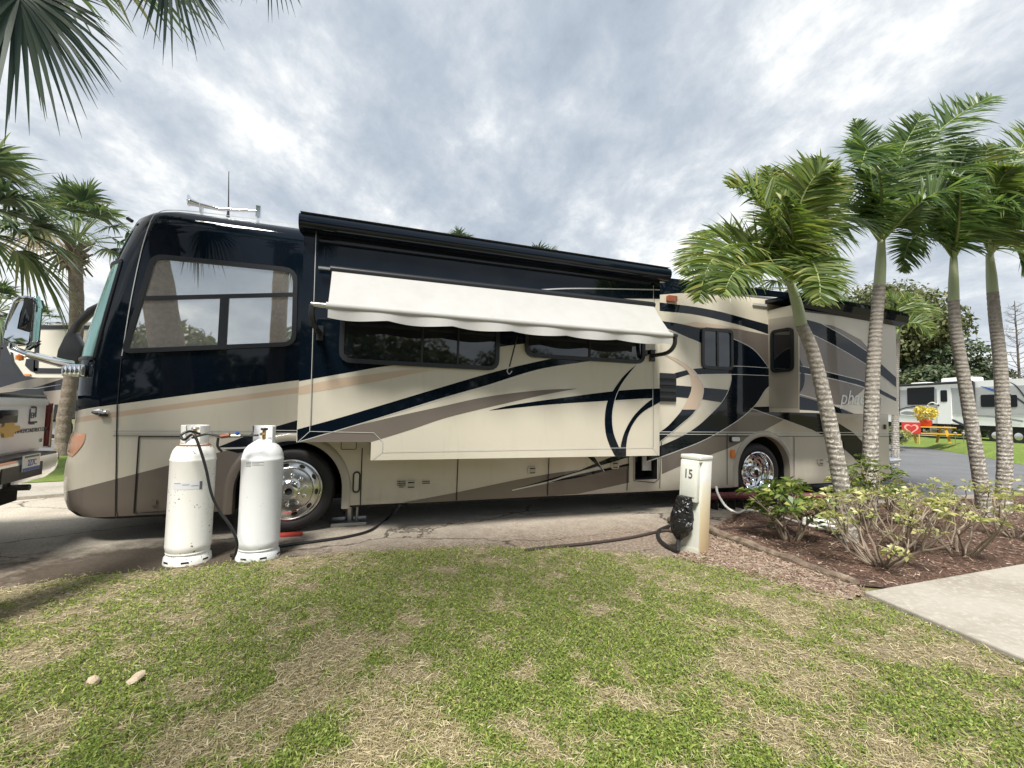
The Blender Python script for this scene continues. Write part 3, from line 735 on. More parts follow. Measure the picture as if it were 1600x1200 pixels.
q=MB(); P=ccw(rounded([sp(1390,714,.2).xz,sp(1404,716,.2).xz,sp(1404,721,.2).xz,sp(1390,726,.2).xz],.03)); q.tube([sp(1385,720,.25),sp(1394,719.5,.25),sp(1405,719,.25)],[.07,.07,.04],CHROME,14); q.build('exhaust_tip',RV)
q=MB(); x,z=L(1382,667); q.box((x,-.01,z),(.05,.02,.09),TRIM); q.build('marker_light',RV)
# roof gear
q=MB(); yr=.35
A=sp(298,314,yr);B=sp(404,330,yr)
q.tube([A+Vector((0,0,-.01)),A+Vector((.10,0,-.03)),A+Vector((.3,0,-.05)),B],[.05,.032,.022,.018],CHROME,14)
q.lathe([(.04,0),(.06,-.01),(.07,-.02)],CHROME,18,Matrix.Translation(A+Vector((0.0,0,0)))@Matrix.Rotation(R(90),4,'Y'))
q.box(B+Vector((.0,0,-.01)),(.05,.06,.14),CHROME); q.tube([A+Vector((.12,0,-.03)),A+Vector((.12,0,-.18))],.018,CHROME,8); q.tube([B,B+Vector((0,0,-.14))],.018,CHROME,8); q.build('air_horn',RV)
q=MB(); A=sp(357,324,yr); B=sp(357.5,268,yr); q.tube([A+Vector((0,0,-.12)),A,B],[.02,.008,.004],TRIM,6); q.build('antenna',RV)
q=MB(); A=sp(207,346,.2); q.tube([A,A+Vector((-.05,0,.03))],.02,TRIM,6); q.build('marker_light',RV)
# mirrors
mr=bpy.data.objects.new('mirror',None); COL.objects.link(mr); mr.parent=RV
ym=-.22
q=MB(); A=sp(128,580,.2); 
q.prism(rounded([sp(97,574,.02).xz,sp(112,569,.02).xz,sp(135,570,.02).xz,sp(134,588,.02).xz,sp(112,588,.02).xz,sp(97,586,.02).xz],.02),.0,.16,CHROME)
for k in range(4):
    p=sp(101+7*k,579,-.012); q.tube([p+Vector((0,0,.055)),p-Vector((0,0,.055))],.022,CHROME,10)
q.build('mirror_bracket',mr,bevel=.006)
q=MB(); a0=sp(112,571,.05); a1=sp(40,553,ym); a2=sp(20,545,ym); q.tube([a0,a1,a2],[.05,.035,.03],CHROME,12); q.tube([a2,a2+Vector((0,0,.05))],.03,CHROME,10)
q.lathe([(.0,.03),(.03,.02),(.03,-.02),(0,-.03)],AMBER,10,Matrix.Translation(sp(31,559,ym))); q.build('mirror_arm',mr)
HP=[sp(*p,ym).xz for p in ((25,467),(38,464),(58,466),(60,476),(54,536),(47,542),(20,537),(7,530),(11,505))]
q=MB(); hp=ccw(rounded([(p[0],p[1]) for p in HP],.035))
frame(q,hp,.022,ym-.03,ym+.05,CHROME); q.prism(inset(hp,.01),ym+.0,ym+.09,TRIM)
bk=[sp(*p,ym).xz for p in ((41,465),(50,464),(59,467),(60,478),(55,520),(44,516),(32,514),(38,488))]; q.prism(ccw(rounded([(p[0],p[1]) for p in bk],.02)),ym-.03,ym-.002,PLASTIC_BK)
q.prism(ccw([(p[0],p[1]) for p in [sp(*p,ym).xz for p in ((44,484),(50,500),(43,514),(36,512))]]),ym-.034,ym-.02,WGLASS)
ho=q.build('mirror_head',mr,bevel=.006)
q=MB(); g_=[sp(*p,ym).xz for p in ((27,469),(40,466),(33,490),(30,514),(42,518),(50,520),(49,535),(45,539),(22,535),(10,528),(14,503))]; q.flat([Vector((p[0],ym-.004-.05*(HP[0][1]-p[1])/.6,p[1])) for p in ccw([(p[0],p[1]) for p in g_])],MIRGLASS,Vector((0,-1,0))); q.build('mirror_glass',mr,smooth=0)
# passenger-side mirror: a black swept arm on the far front corner
yf=DEPTH+.05
pm=[sp(*p,yf).xz for p in ((160,472),(140,482),(120,503),(104,527),(94,548),(92,560),(97,568),(122,571),(131,556),(133,541),(121,522),(128,508),(142,494),(162,480))]
q=MB(); q.prism([(p[0],p[1]) for p in pm],yf-.08,yf+.08,PLASTIC_BK); q.build('mirror',RV,bevel=.03)
# step and levelling gear under it
q=MB(); b=W2L(G(546,806)); x=b.x
q.box((x,.35,.025),(.42,.34,.05),STEEL); q.tube([(x,.35,.05),(x,.35,.40)],.05,STEEL,12); q.tube([(x+.09,.3,.05),(x+.10,.28,.32)],.018,STEEL,8); q.build('leveling_jack',RV,bevel=.004)
q=MB(); q.box((7.95,.6,.22),(.05,.62,.38),BLACK); q.build('mud_flap',RV)
q=MB(); q.box2((-2.2,.5,.30),(9.3,2.1,.36),CAVE); q.tube([(AXF[0],.3,.52),(AXF[0],2.3,.52)],.07,CAVE,10); q.tube([(AXR[0],.3,.55),(AXR[0],2.3,.55)],.1,CAVE,10); q.tube([(3.0,.9,.25),(9.3,.9,.27)],.05,STEEL,8); q.build('chassis',RV)
for s_,n_ in ((AXF,True),(AXR,False)):
    q=MB(); q.lathe([(.495,0),(.495,.25),(.3,.25),(.3,0),(.495,0)],BLACK,32,Matrix.Translation((s_[0],DEPTH-.05,.5))@Matrix.Rotation(R(90),4,'X')); q.build('far_tyre',RV)
# ------------------------------------------------------------------ ground, pad, roads, beds
def ground_mat(name, layers, rough=.92, bump=(40,.5,.01), bump2=None, cracks=None):
    """layers: first = base colour, then (scale, lo, hi, colour, detail) noise blends in object space"""
    M=bpy.data.materials.new(name); M.use_nodes=True; t=NT(M.node_tree); b=t.n['Principled BSDF']
    v=t.add('ShaderNodeTexCoord').outputs['Object']; c=None
    base=layers[0]
    for sc,lo,hi,col,det in layers[1:]:
        f=t.ramp(t.noise(v,sc,det,.62),[(lo,0.0),(hi,1.0)]); c=t.mix(f,c if c is not None else base,col)
    hgt=t.noise(v,bump[0],6,.65)
    if bump2: hgt=t.math('ADD',hgt,t.math('MULTIPLY',t.noise(v,bump2[0],5,.6),bump2[1]))
    if cracks:
        wv=t.mix(.12,v,t.noise(v,1.6,5,.6,out=1))
        vo=t.add('ShaderNodeTexVoronoi',{'Vector':wv,'Scale':cracks},feature='DISTANCE_TO_EDGE')
        gate=t.ramp(t.noise(v,.8,3),[(.47,0.0),(.53,1.0)])
        k=t.math('MULTIPLY',t.ramp(vo.outputs['Distance'],[(.004,1.0),(.012,0.0)]),gate)
        c=t.mix(k,c,(.035,.03,.025)); hgt=t.math('SUBTRACT',hgt,k)
    t.l.new(c,b.inputs['Base Color']); b.inputs['Roughness'].default_value=rough; b.inputs['Specular IOR Level'].default_value=.25
    bp=t.add('ShaderNodeBump',{'Height':hgt,'Strength':bump[1],'Distance':bump[2]}); t.l.new(bp.outputs[0],b.inputs['Normal']); return M
M_GROUND=ground_mat('dry_turf',[(.13,.125,.06),(.5,.4,.62,(.20,.18,.10),4),(6,.45,.65,(.09,.10,.04),5)])
M_SOIL=ground_mat('thatch_soil',[(.26,.215,.14),(2.2,.42,.62,(.16,.145,.075),5),(40,.42,.6,(.30,.255,.175),5),(11,.6,.72,(.33,.28,.22),4)],bump=(90,.9,.02),bump2=(14,1.2))
M_FARLAWN=ground_mat('mown_lawn',[(.13,.19,.035),(1.1,.4,.65,(.19,.24,.06),4),(14,.45,.65,(.09,.14,.03),5)])
M_ROAD=ground_mat('asphalt',[(.13,.135,.145),(.6,.4,.65,(.165,.17,.18),4),(60,.5,.68,(.09,.093,.1),4)],bump=(120,.35,.006))
M_CONC=ground_mat('concrete',[(.36,.335,.295),(1.3,.40,.62,(.28,.255,.215),6),(25,.5,.68,(.41,.39,.345),5),(5,.62,.75,(.33,.30,.25),5)],bump=(80,.3,.005))
M_MULCH=ground_mat('red_mulch',[(.145,.085,.062),(3,.42,.6,(.10,.068,.052),5),(38,.48,.62,(.235,.15,.115),6),(9,.6,.7,(.24,.17,.12),4)],bump=(45,1.0,.04),bump2=(120,.6))
# worn asphalt pad: pale grit, fading to dark soil and sand along its near edge (pad local axes follow the motorhome)
def pad_mat():
    M=bpy.data.materials.new('worn_pad'); M.use_nodes=True; t=NT(M.node_tree); b=t.n['Principled BSDF']
    v=t.add('ShaderNodeTexCoord').outputs['Object']; s=t.add('ShaderNodeSeparateXYZ',{0:v})
    g1=t.noise(v,1.1,6,.62); g2=t.noise(v,55,4,.65); g3=t.noise(v,5.5,6,.68)
    c=t.ramp(g2,[(.3,(.32,.29,.245)),(.62,(.54,.495,.42)),(.8,(.68,.63,.54))])
    c=t.mix(t.ramp(g1,[(.42,0.0),(.66,.55)]),c,(.27,.245,.205))
    # soil creeping in from the lawn side
    e=t.math('ADD',s.outputs[1],t.math('MULTIPLY',t.math('SUBTRACT',g3,.5),1.5))
    e=t.math('ADD',e,t.math('MULTIPLY',t.math('SUBTRACT',g1,.5),.8))
    edge=t.ramp(t.math('MULTIPLY',t.math('ADD',e,1.6),.5),[(.30,1.0),(.98,0.0)])
    soil=t.ramp(t.noise(v,30,6,.7),[(.3,(.06,.044,.033)),(.5,(.17,.13,.10)),(.7,(.36,.30,.245))])
    c=t.mix(t.math('MULTIPLY',edge,.9),c,soil)
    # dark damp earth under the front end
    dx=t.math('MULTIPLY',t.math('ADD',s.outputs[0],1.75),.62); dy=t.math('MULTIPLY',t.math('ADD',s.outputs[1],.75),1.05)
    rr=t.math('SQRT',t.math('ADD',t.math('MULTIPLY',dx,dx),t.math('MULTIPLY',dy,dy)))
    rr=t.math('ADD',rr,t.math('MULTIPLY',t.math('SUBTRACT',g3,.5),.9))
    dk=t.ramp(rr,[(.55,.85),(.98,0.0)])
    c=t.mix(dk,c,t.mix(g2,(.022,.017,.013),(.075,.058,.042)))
    wv=t.mix(.34,v,t.noise(v,1.5,8,.7,out=1))
    vo=t.add('ShaderNodeTexVoronoi',{'Vector':t.add('ShaderNodeMapping',{'Vector':wv,'Scale':(.55,1.5,1)}).outputs[0],'Scale':1.05},feature='DISTANCE_TO_EDGE')
    k=t.ramp(vo.outputs['Distance'],[(.003,1.0),(.010,0.0)])
    k=t.math('MULTIPLY',k,t.ramp(t.noise(v,.7,3),[(.40,0.0),(.5,1.0)]))
    c=t.mix(t.math('MULTIPLY',k,.85),c,(.03,.025,.02))
    t.l.new(c,b.inputs['Base Color']); b.inputs['Roughness'].default_value=.92; b.inputs['Specular IOR Level'].default_value=.2
    h=t.math('SUBTRACT',t.math('ADD',t.noise(v,85,5,.7),t.math('MULTIPLY',g3,t.math('MULTIPLY',edge,1.5))),k)
    bp=t.add('ShaderNodeBump',{'Height':h,'Strength':.6,'Distance':.012}); t.l.new(bp.outputs[0],b.inputs['Normal']); return M
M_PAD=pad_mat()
def sheet(name,pts,z,m,kind='structure',origin=None,n=0,parent=None):
    q=MB(); q.flat([(p[0],p[1],z) for p in pts],m,Vector((0,0,1))); o=q.build(name,smooth=0)
    if kind: tag(o,kind=kind)
    return o
q=MB(); q.add([(-900,-900,0),(900,-900,0),(900,900,0),(-900,900,0)],[(0,1,2,3)],M_GROUND); tag(q.build('ground',smooth=0),kind='structure')
def noisy(pts,amp,step=.12,closed=True,seed=1):
    """subdivide an outline and jitter it so that its edge is ragged"""
    rg=random.Random(seed); out=[]; n=len(pts)
    for i in range(n if closed else n-1):
        a=Vector(pts[i]).to_2d(); b=Vector(pts[(i+1)%n]).to_2d(); k=max(1,int((b-a).length/step)); nn=(b-a).orthogonal().normalized() if (b-a).length>0 else Vector((0,0))
        for j in range(k):
            p=a.lerp(b,j/k); out.append(tuple(p+nn*rg.uniform(-amp,amp)))
    return out
# pad under the motorhome
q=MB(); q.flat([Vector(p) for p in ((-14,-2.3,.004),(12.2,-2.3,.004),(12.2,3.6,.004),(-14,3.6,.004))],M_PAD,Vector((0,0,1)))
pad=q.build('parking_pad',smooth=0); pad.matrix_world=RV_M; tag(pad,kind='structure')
# lawn soil below the grass: its edge is the one seen in the photograph
LAWN_EDGE=[G(*p) for p in ((-420,985),(-150,948),(0,922),(120,904),(253,893),(350,884),(460,873),(560,864),(700,859),(860,857),(960,864),(1060,876),(1150,893),(1230,912),(1340,945))]
LAWN=[(p.x,p.y) for p in LAWN_EDGE]+[tuple(G(1345,932).xy),tuple(G(1600,1030).xy),tuple(G(1790,1108).xy),(3.5,-6),(-9,-6),(-9,1.9)]
sheet('lawn_soil',noisy(LAWN,.035,.10,seed=3),.010,M_SOIL)
# mulch bed
BED=[tuple(G(*p).xy) for p in ((1105,830),(1225,872),(1345,918),(1420,921),(1500,905),(1600,892),(1800,860),(1850,770),(1600,776),(1400,786),(1240,795),(1150,803))]
sheet('mulch_bed',noisy(BED,.05,.15,seed=5),.016,M_MULCH)
SAND=[tuple(G(*p).xy) for p in ((1052,872),(1110,838),(1225,878),(1345,918),(1362,935),(1290,935),(1180,905))]
M_SAND=ground_mat('sandy_litter',[(.34,.27,.215),(6,.42,.6,(.22,.155,.12),5),(35,.5,.64,(.45,.38,.31),5),(18,.6,.7,(.12,.07,.05),4)],bump=(60,.8,.02))
sheet('sandy_border',noisy(SAND,.05,.08,seed=8),.014,M_SAND)
# concrete walk (a real slab)
a=G(1350,924,.05); b=G(1600,1028,.05); c=G(1600,880,.05)
e1=(b-a).normalized(); e2=(c-a).normalized()
q=MB(); q.slabz([a.xy,(a+e1*1.35).xy,(a+e1*9).xy,(a+e1*9+e2*9).xy,(a+e2*9).xy],-.02,.05,M_CONC); tag(q.build('concrete_walk',bevel=.012,smooth=0),kind='structure')
# road to the right and behind
rd=[tuple(G(*p).xy) for p in ((1250,790),(1420,779),(1600,768),(1900,752))]+[(30,9),(26,11)]+[tuple(G(*p).xy) for p in ((1600,727),(1520,712),(1450,700.5),(1393,695.5))]+[(16,30),(9,30),(6,16)]
sheet('road',rd,.006,M_ROAD)
nl=[G(1393,695.5),G(1450,700.5),G(1520,712),G(1600,727)]+[Vector((26,11,0))]
FL=MB()
mid=[Vector((p.x*1.06+.8,p.y*1.06+1.4,.36)) for p in nl]; far=[Vector((p.x*1.5,p.y*1.7+3,.38)) for p in nl]
pts=nl+mid+far; n=len(nl)
FL.add([Vector((p.x,p.y,p.z+.012)) for p in pts],[(i,i+1,n+i+1,n+i) for i in range(n-1)]+[(n+i,n+i+1,2*n+i+1,2*n+i) for i in range(n-1)],M_FARLAWN)
tag(FL.build('far_lawn',smooth=80),kind='structure')
# left: kerb ribbon, verge, lane
def ribbon(name,p,m,z,h=0):
    q=MB(); pts=[tuple(G(*x,h).xy) for x in p]
    if h: q.slabz(pts,-.01,h,m)
    else: q.flat([(x[0],x[1],z) for x in pts],m,Vector((0,0,1)))
    return tag(q.build(name,smooth=0,bevel=.01 if h else 0),kind='structure')
ribbon('concrete_kerb',[(-320,800),(0,778),(103,770),(330,756),(330,738),(103,752),(0,757),(-320,772)],M_CONC,0,.06)
ribbon('verge',[(-400,770),(0,757),(330,740),(330,712),(115,709),(35,711),(-400,716)],M_FARLAWN,.008)
ribbon('lane',[(-400,716),(35,711),(115,709),(330,706),(330,684),(115,685),(60,686),(-400,690)],M_ROAD,.010)
ribbon('far_kerb',[(-400,691),(60,687),(115,685.5),(330,685),(330,679),(115,678.5),(60,679),(-400,682)],M_CONC,0,.06)
# a lane and lawn behind the photographer, seen only mirrored in paint and glass
q=MB(); q.flat([Vector(p) for p in ((-40,-12,.01),(40,-12,.01),(40,-7,.01),(-40,-7,.01))],M_ROAD,Vector((0,0,1))); tag(q.build('back_lane',smooth=0),kind='structure')
# ------------------------------------------------------------------ propane cylinders
def tank_mat(name,base,chip,dirt,amount):
    M=bpy.data.materials.new(name); M.use_nodes=True; t=NT(M.node_tree); b=t.n['Principled BSDF']
    v=t.add('ShaderNodeTexCoord').outputs['Object']
    n=t.noise(v,2.2,6,.6); c=t.mix(t.ramp(n,[(.4,0.0),(.75,.6)]),base,dirt)
    st=t.add('ShaderNodeMapping',{'Vector':v,'Scale':(14,14,1.2)}).outputs[0]
    c=t.mix(t.ramp(t.noise(st,1.6,4),[(.58,0.0),(.75,.35)]),c,dirt)
    k=t.math('MULTIPLY',t.ramp(t.noise(t.add('ShaderNodeMapping',{'Vector':v,'Scale':(1,1,.75)}).outputs[0],38,3,.55,.8),[(.72-amount,0.0),(.735-amount,1.0)]),t.ramp(t.noise(v,3.2,2),[(.44,0.0),(.52,1.0)]))
    c=t.mix(k,c,chip); t.l.new(c,b.inputs['Base Color']); b.inputs['Roughness'].default_value=.42
    bp=t.add('ShaderNodeBump',{'Height':t.math('SUBTRACT',t.noise(v,9,3),k),'Strength':.15,'Distance':.01}); t.l.new(bp.outputs[0],b.inputs['Normal']); return M
TK1=tank_mat('scuffed_white_paint',(.79,.785,.755),(.05,.045,.04),(.62,.60,.54),.066)
TK2=tank_mat('clean_white_paint',(.72,.735,.75),(.10,.10,.10),(.60,.61,.62),.02)
BRASS=mat('brass',(.45,.30,.12),.35,metal=.9)
HOSE=mat('black_hose',(.012,.012,.013),.45)
LABW=mat('label_paper',(.60,.61,.64),.6); INK=mat('label_ink',(.10,.10,.12),.7); RUST=mat('rust',(.23,.10,.05),.9)
def tank(base,m,label,rz,seam,worn):
    t=thing('propane_tank',base,label,'propane tank',rz,'tall white propane cylinders beside the motorhome')
    r=.185; H=1.155
    pr=[(.0,.05),(.10,.055),(.15,.07),(.172,.10),(r,.145),(r+.002,.17),(r,.18)]
    pr+=[(r,H-.21),(r+.003,H-.20),(r+.003,H-.185),(r-.001,H-.18),(r-.004,H-.15),(r-.02,H-.10),(r-.05,H-.06),(r-.095,H-.025),(.05,H),(0,H+.004)]
    q=MB(); q.lathe(pr,m,56); q.build('cylinder',t,smooth=50)
    q=MB(); q.lathe([(r-.012,.115),(r-.006,.10),(r-.018,.085),(r+.004,.06),(r+.010,.0),(r+.004,.0),(r-.025,.08)],m,56)
    for k in range(6):
        a=R(-150+52*k+(12 if worn else 40)); M=Matrix.Translation(((r+.0085)*math.cos(a),(r+.0085)*math.sin(a),.035))@Matrix.Rotation(a,4,'Z'); 
        q.add([M@Vector(c) for c in ((0,-.03,-.008),(0,.03,-.008),(0,.03,.008),(0,-.03,.008))],[(0,1,2,3)],CAVE)
    q.build('foot_ring',t,smooth=50)
    # collar with an opening
    q=MB(); k=30; ro=.112 if worn else .10; vs=[]; a0,a1=(R(-60),R(240)) if worn else (R(-25),R(205))
    h0=H-.035
    for i in range(k+1):
        a=a0+(a1-a0)*i/k
        for rr,z in ((ro,h0),(ro+.003,h0+.165),(ro-.004,h0+.17),(ro-.008,h0+.165),(ro-.006,h0)): vs.append((rr*math.cos(a),rr*math.sin(a),z))
    q.add(vs,[(i*5+j,(i+1)*5+j,(i+1)*5+j+1,i*5+j+1) for i in range(k) for j in range(4)],m)
    q.add([(ro*1.0*math.cos(a0)+x,ro*math.sin(a0)+y,h0+z) for x,y,z in ((0,0,0),(-.006,.003,0),(-.006,.003,.165),(0,0,.165))],[(0,1,2,3)],m)
    q.build('collar',t,smooth=50)
    q=MB(); q.tube([(0,0,H-.01),(0,0,H+.09)],.018,BRASS,10); q.tube([(0,0,H+.055),(.0,-.085,H+.055)],.014,BRASS,8); q.lathe([(.0,.0),(.032,.0),(.035,.01),(.03,.022),(0,.024)],PLASTIC_BK if not worn else STEEL,14,Matrix.Translation((0,0,H+.09))); q.build('valve',t)
    # paper label wrapped on the shell
    q=MB()
    def wrap(a0,a1,z0,z1,mm,lift):
        n=10; vs=[]
        for i in range(n+1):
            a=a0+(a1-a0)*i/n
            for z in (z0,z1): vs.append(((r+lift)*math.cos(a),(r+lift)*math.sin(a),z))
        q.add(vs,[(2*i,2*i+2,2*i+3,2*i+1) for i in range(n)],mm)
    if worn:
        wrap(R(-128),R(-58),.70,.765,LABW,.0015)
        wrap(R(-62),R(-55),.695,.77,INK,.0025)
        for k in range(3): wrap(R(-126+22*k),R(-108+22*k),.755-.012*k,.759-.012*k,INK,.0025)
    else:
        for k in range(5): wrap(R(-120),R(-103),.905+.013*k,.909+.013*k,INK,.0015)
        for k in range(4): wrap(R(-100),R(-80 if k%2 else -68),.918+.013*k,.921+.013*k,INK,.0015)
    q.build('label',t,smooth=0)
    if worn:
        q=MB(); q.lathe([(.115,H-.045),(.125,H-.05),(.14,H-.058)],RUST,24); q.build('rust_stain',t)
    return t
B1=G(293,876); B2=G(403,870)
tank(B1,TK1,'scuffed off-white propane cylinder with chipped paint, nearer the front bumper','t',0,True) if False else None
t1=tank(B1,TK1,'scuffed off-white propane cylinder with chipped paint and a black hose over it',R(25),0,True)
t2=tank(B2,TK2,'clean bluish-white propane cylinder standing right in front of the front wheel',R(10),0,False)
# hoses at the cylinders
top1=Vector((B1.x,B1.y,1.2)); top2=Vector((B2.x,B2.y,1.2))
Yt=B1.y-.2
q=MB()
hp=[AT(p[0],p[1],y) for p,y in (((312,678),4.2),((296,674),4.10),((283,680),4.05),((288,687),4.02),((302,679),4.02),((312,700),4.02),((322,733),4.04),((330,770),4.05),((342,797),4.08),((360,822),4.1),((370,845),4.12),((369,862),4.15),((364,873),4.2))]
hp[-1].z=max(hp[-1].z,.02); q.tube(cr(hp,8),.0115,HOSE,10); tag(q.build('gas_hose'),'black rubber gas hose looping over the scuffed cylinder down to the ground','hose')
q=MB(); pg=[AT(p[0],p[1],y) for p,y in (((300,684),4.1),((325,678),4.12),((345,682),4.15),((372,681),4.2),((404,680),4.26))]
q.tube(cr(pg,6),.010,HOSE,8)
q.tube([AT(345,682,4.15),AT(359,680,4.17)],.02,mat('copper_red',(.20,.06,.03),.5),8); q.tube([AT(361,681,4.18),AT(376,681,4.2)],.014,STEEL,8); q.tube([AT(370,678,4.19),AT(372,675,4.19)],.018,mat('blue_knob',(.03,.10,.35),.4),8)
q.tube(cr([AT(341,684,4.16),AT(340,697,4.16),AT(347,706,4.18)],5),.011,HOSE,8)
tag(q.build('gas_regulator'),'brass and red gas regulator line joining the two white cylinders','regulator')
# red plank under the front tyre, bits on the pad
q=MB(); w=G(450,838); q.box((w.x,w.y,.02),(.30,.10,.03),mat('red_plastic',(.45,.05,.035),.5),rz=math.atan2(EU.y,EU.x)); tag(q.build('wheel_chock',bevel=.006),'flat red leveling block under the front tyre','leveling block')
def ghose(name,pts,r,m,label,cat,ribs=False,z=None,n=10):
    P=[G(*p,r*.9+.006) if len(p)==2 else G(p[0],p[1],p[2]) for p in pts]
    S=cr(P,14 if not ribs else 30); q=MB()
    rs=r if not ribs else [r*(1+.16*(i%2)) for i in range(len(S))]
    q.tube(S,rs,m,8); return tag(q.build(name),label,cat)
ghose('power_cord',[(360,868),(440,853),(500,845),(545,838),(580,828),(603,812),(625,790,.3)],.016,HOSE,'black cord snaking from the cylinders under the motorhome','cord')
ghose('flex_conduit',[(820,860),(860,855),(920,849),(985,840),(1040,829),(1062,836)],.017,mat('brown_conduit',(.05,.035,.03),.6),'dark ribbed conduit lying along the edge of the grass','hose',True)
ghose('flex_conduit',[(1108,828),(1160,825),(1200,823.5),(1260,820),(1330,822)],.018,mat('brown_conduit2',(.05,.03,.025),.6),'dark ribbed conduit crossing the red mulch behind the post','hose',True)
ghose('soil_pipe_cap',[(1047,812),(1058,820),(1068,828)],.045,mat('old_pipe',(.09,.07,.055),.8),'stub of old dark pipe lying behind the utility post','pipe')
q=MB(); q.tube(cr([AT(1119,760,6.3),AT(1122,772,6.25),AT(1133,790,6.2),AT(1147,800,6.1),G(1155,801,.03),G(1170,797,.03),G(1215,806,.03),G(1262,820,.03),G(1300,822,.03)],8),.016,mat('white_hose',(.72,.71,.68),.4),10); tag(q.build('water_hose'),'white water hose dropping from the motorhome onto the mulch','hose')
q=MB(); qq=[G(1287,815+k*2.4,.03+.02*k) for k in range(3)]
for k,c in enumerate(qq):
    q.tube([c+Vector((.20*math.cos(a)*1.2,.20*math.sin(a),.0)) for a in np.linspace(0,2*math.pi,28)],.024,WHITEPL,8,cap=False)
tag(q.build('coiled_hose'),'white coiled hose lying between two leafy shrubs','hose')
# sewer hose on its cradle
q=MB(); S=cr([RV_M@Vector(p) for p in ((4.7,-.08,.16),(5.6,-.10,.19),(6.6,-.22,.17),(7.4,-.32,.14),(8.2,-.5,.10))],60)
q.tube(S,[.058*(1+.13*(i%2)) for i in range(len(S))],mat('dark_red_hose',(.10,.02,.02),.6),10); tag(q.build('sewer_hose'),'dark red ribbed sewer hose running below the rear wheel','sewer hose')
q=MB(); 
for k in range(22):
    p=RV_M@Vector((4.7+.16*k,-.08-.012*k,.07)); q.box(p,(.012,.16,.14),PLASTIC_BK,rz=math.atan2(EU.y,EU.x))
a=RV_M@Vector((4.65,-.02,.10)); b=RV_M@Vector((8.2,-.30,.10)); q.tube([a,b],.012,PLASTIC_BK,6); tag(q.build('hose_cradle'),'low black cradle holding up the red sewer hose','hose support')

# ------------------------------------------------------------------ utility post number 15
UP=G(1084,861)
post=thing('utility_post',UP,'white utility pedestal with number 15 and a yellowed side, leaning slightly','utility post')
aN=math.atan2(-.643,-.766)                         # where its front looks
post.rotation_euler=(Matrix.Rotation(R(2.6),3,'Y') @ Matrix.Rotation(aN+math.pi/2,3,'Z')).to_euler()
PW=mat('chalky_white_paint',(.64,.65,.60),.55,var=(5,.5,(.52,.54,.46)),bump=(25,.1,.01))
def ped_side():
    M=bpy.data.materials.new('yellowed_paint'); M.use_nodes=True; t=NT(M.node_tree); b=t.n['Principled BSDF']
    v=t.add('ShaderNodeTexCoord').outputs['Object']; s=t.add('ShaderNodeSeparateXYZ',{0:v})
    z=t.math('ADD',s.outputs[2],t.math('MULTIPLY',t.math('SUBTRACT',t.noise(v,6,5),.5),.25))
    c=t.ramp(z,[(.0,(.60,.46,.27)),(.45,(.66,.56,.37)),(.66,(.68,.64,.52)),(.8,(.72,.72,.70))]); t.l.new(c,b.inputs['Base Color']); b.inputs['Roughness'].default_value=.5; return M
PY=ped_side()
q=MB(); w=.105
q.box2((-w,-w,-.1),(w,w,.98),PW); q.build('post_body',post,bevel=.006)
q=MB(); q.box2((w+.001,-w+.004,-.1),(w+.008,w-.004,.985),PY); q.build('side_panel',post,bevel=.002)
q=MB(); q.box2((-w-.012,-w-.05,1.0),(w+.014,w+.012,1.045),PW); q.box2((-w-.006,-w-.04,.97),(w+.008,w+.006,1.0),PW); q.build('cap',post,bevel=.01)
q=MB(); q.box2((-w+.0,-w-.062,.55),(w-.012,-w-.002,.985),PW); q.box2((-w+.02,-w-.072,.60),(w-.035,-w-.06,.955),PW); q.build('breaker_cover',post,bevel=.012)
q=MB(); q.text('15',Matrix.Translation((-.005,-w-.0735,.84))@Matrix.Rotation(R(90),4,'X'),.135,INK,sx=.78,bold=.002); q.build('number',post,smooth=0)
q=MB(); q.box2((-w-.012,-w-.014,-.1),(w+.012,-w-.002,.06),mat('stained_base',(.42,.42,.35),.8)); q.build('base_plate',post,bevel=.004)
# black bag tied over the outlet: wrinkled, tapering to a neck
MG=post.matrix_basis if False else (Matrix.Translation(UP) @ post.rotation_euler.to_matrix().to_4x4())
BAG=bpy.data.materials.new('black_bag_plastic'); BAG.use_nodes=True; t=NT(BAG.node_tree); b=t.n['Principled BSDF']; b.inputs['Base Color'].default_value=(.012,.012,.013,1); b.inputs['Roughness'].default_value=.2
v=t.add('ShaderNodeTexCoord').outputs['Object']; bp=t.add('ShaderNodeBump',{'Height':t.noise(v,7,2,.5,2.2),'Strength':1.0,'Distance':.06}); t.l.new(bp.outputs[0],b.inputs['Normal'])
q=MB(); vs=[]; na,nz=40,34; rg=random.Random(4)
for i in range(nz+1):
    s=i/nz; z=.60-.47*s
    rad=np.interp(s,[0,.06,.2,.45,.7,.86,.95,1],[.075,.082,.095,.118,.122,.085,.045,.03])
    cx=np.interp(s,[0,.5,1],[-.03,-.045,-.075]); cy=-w-.085
    for j in range(na):
        a=2*math.pi*j/na
        fold=1+.09*math.sin(5*a+7*s+1.2*math.sin(9*s))*min(1,s*3)+.05*math.sin(11*a-13*s)+.03*math.sin(17*a+23*s)
        vs.append((cx+rad*fold*math.cos(a)*.98,cy+rad*fold*math.sin(a)*.72,z))
q.add(vs,[(i*na+j,i*na+(j+1)%na,(i+1)*na+(j+1)%na,(i+1)*na+j) for i in range(nz) for j in range(na)],BAG); q.flat(vs[:na],BAG)
bag=q.build('plastic_bag',smooth=70); bag.matrix_world=MG; tag(bag,'crumpled black plastic bag tied over the outlet of the numbered post','plastic bag')
q=MB(); e=MG@Vector((-.075,-w-.085,.14)); g0=G(1052,861,.03)
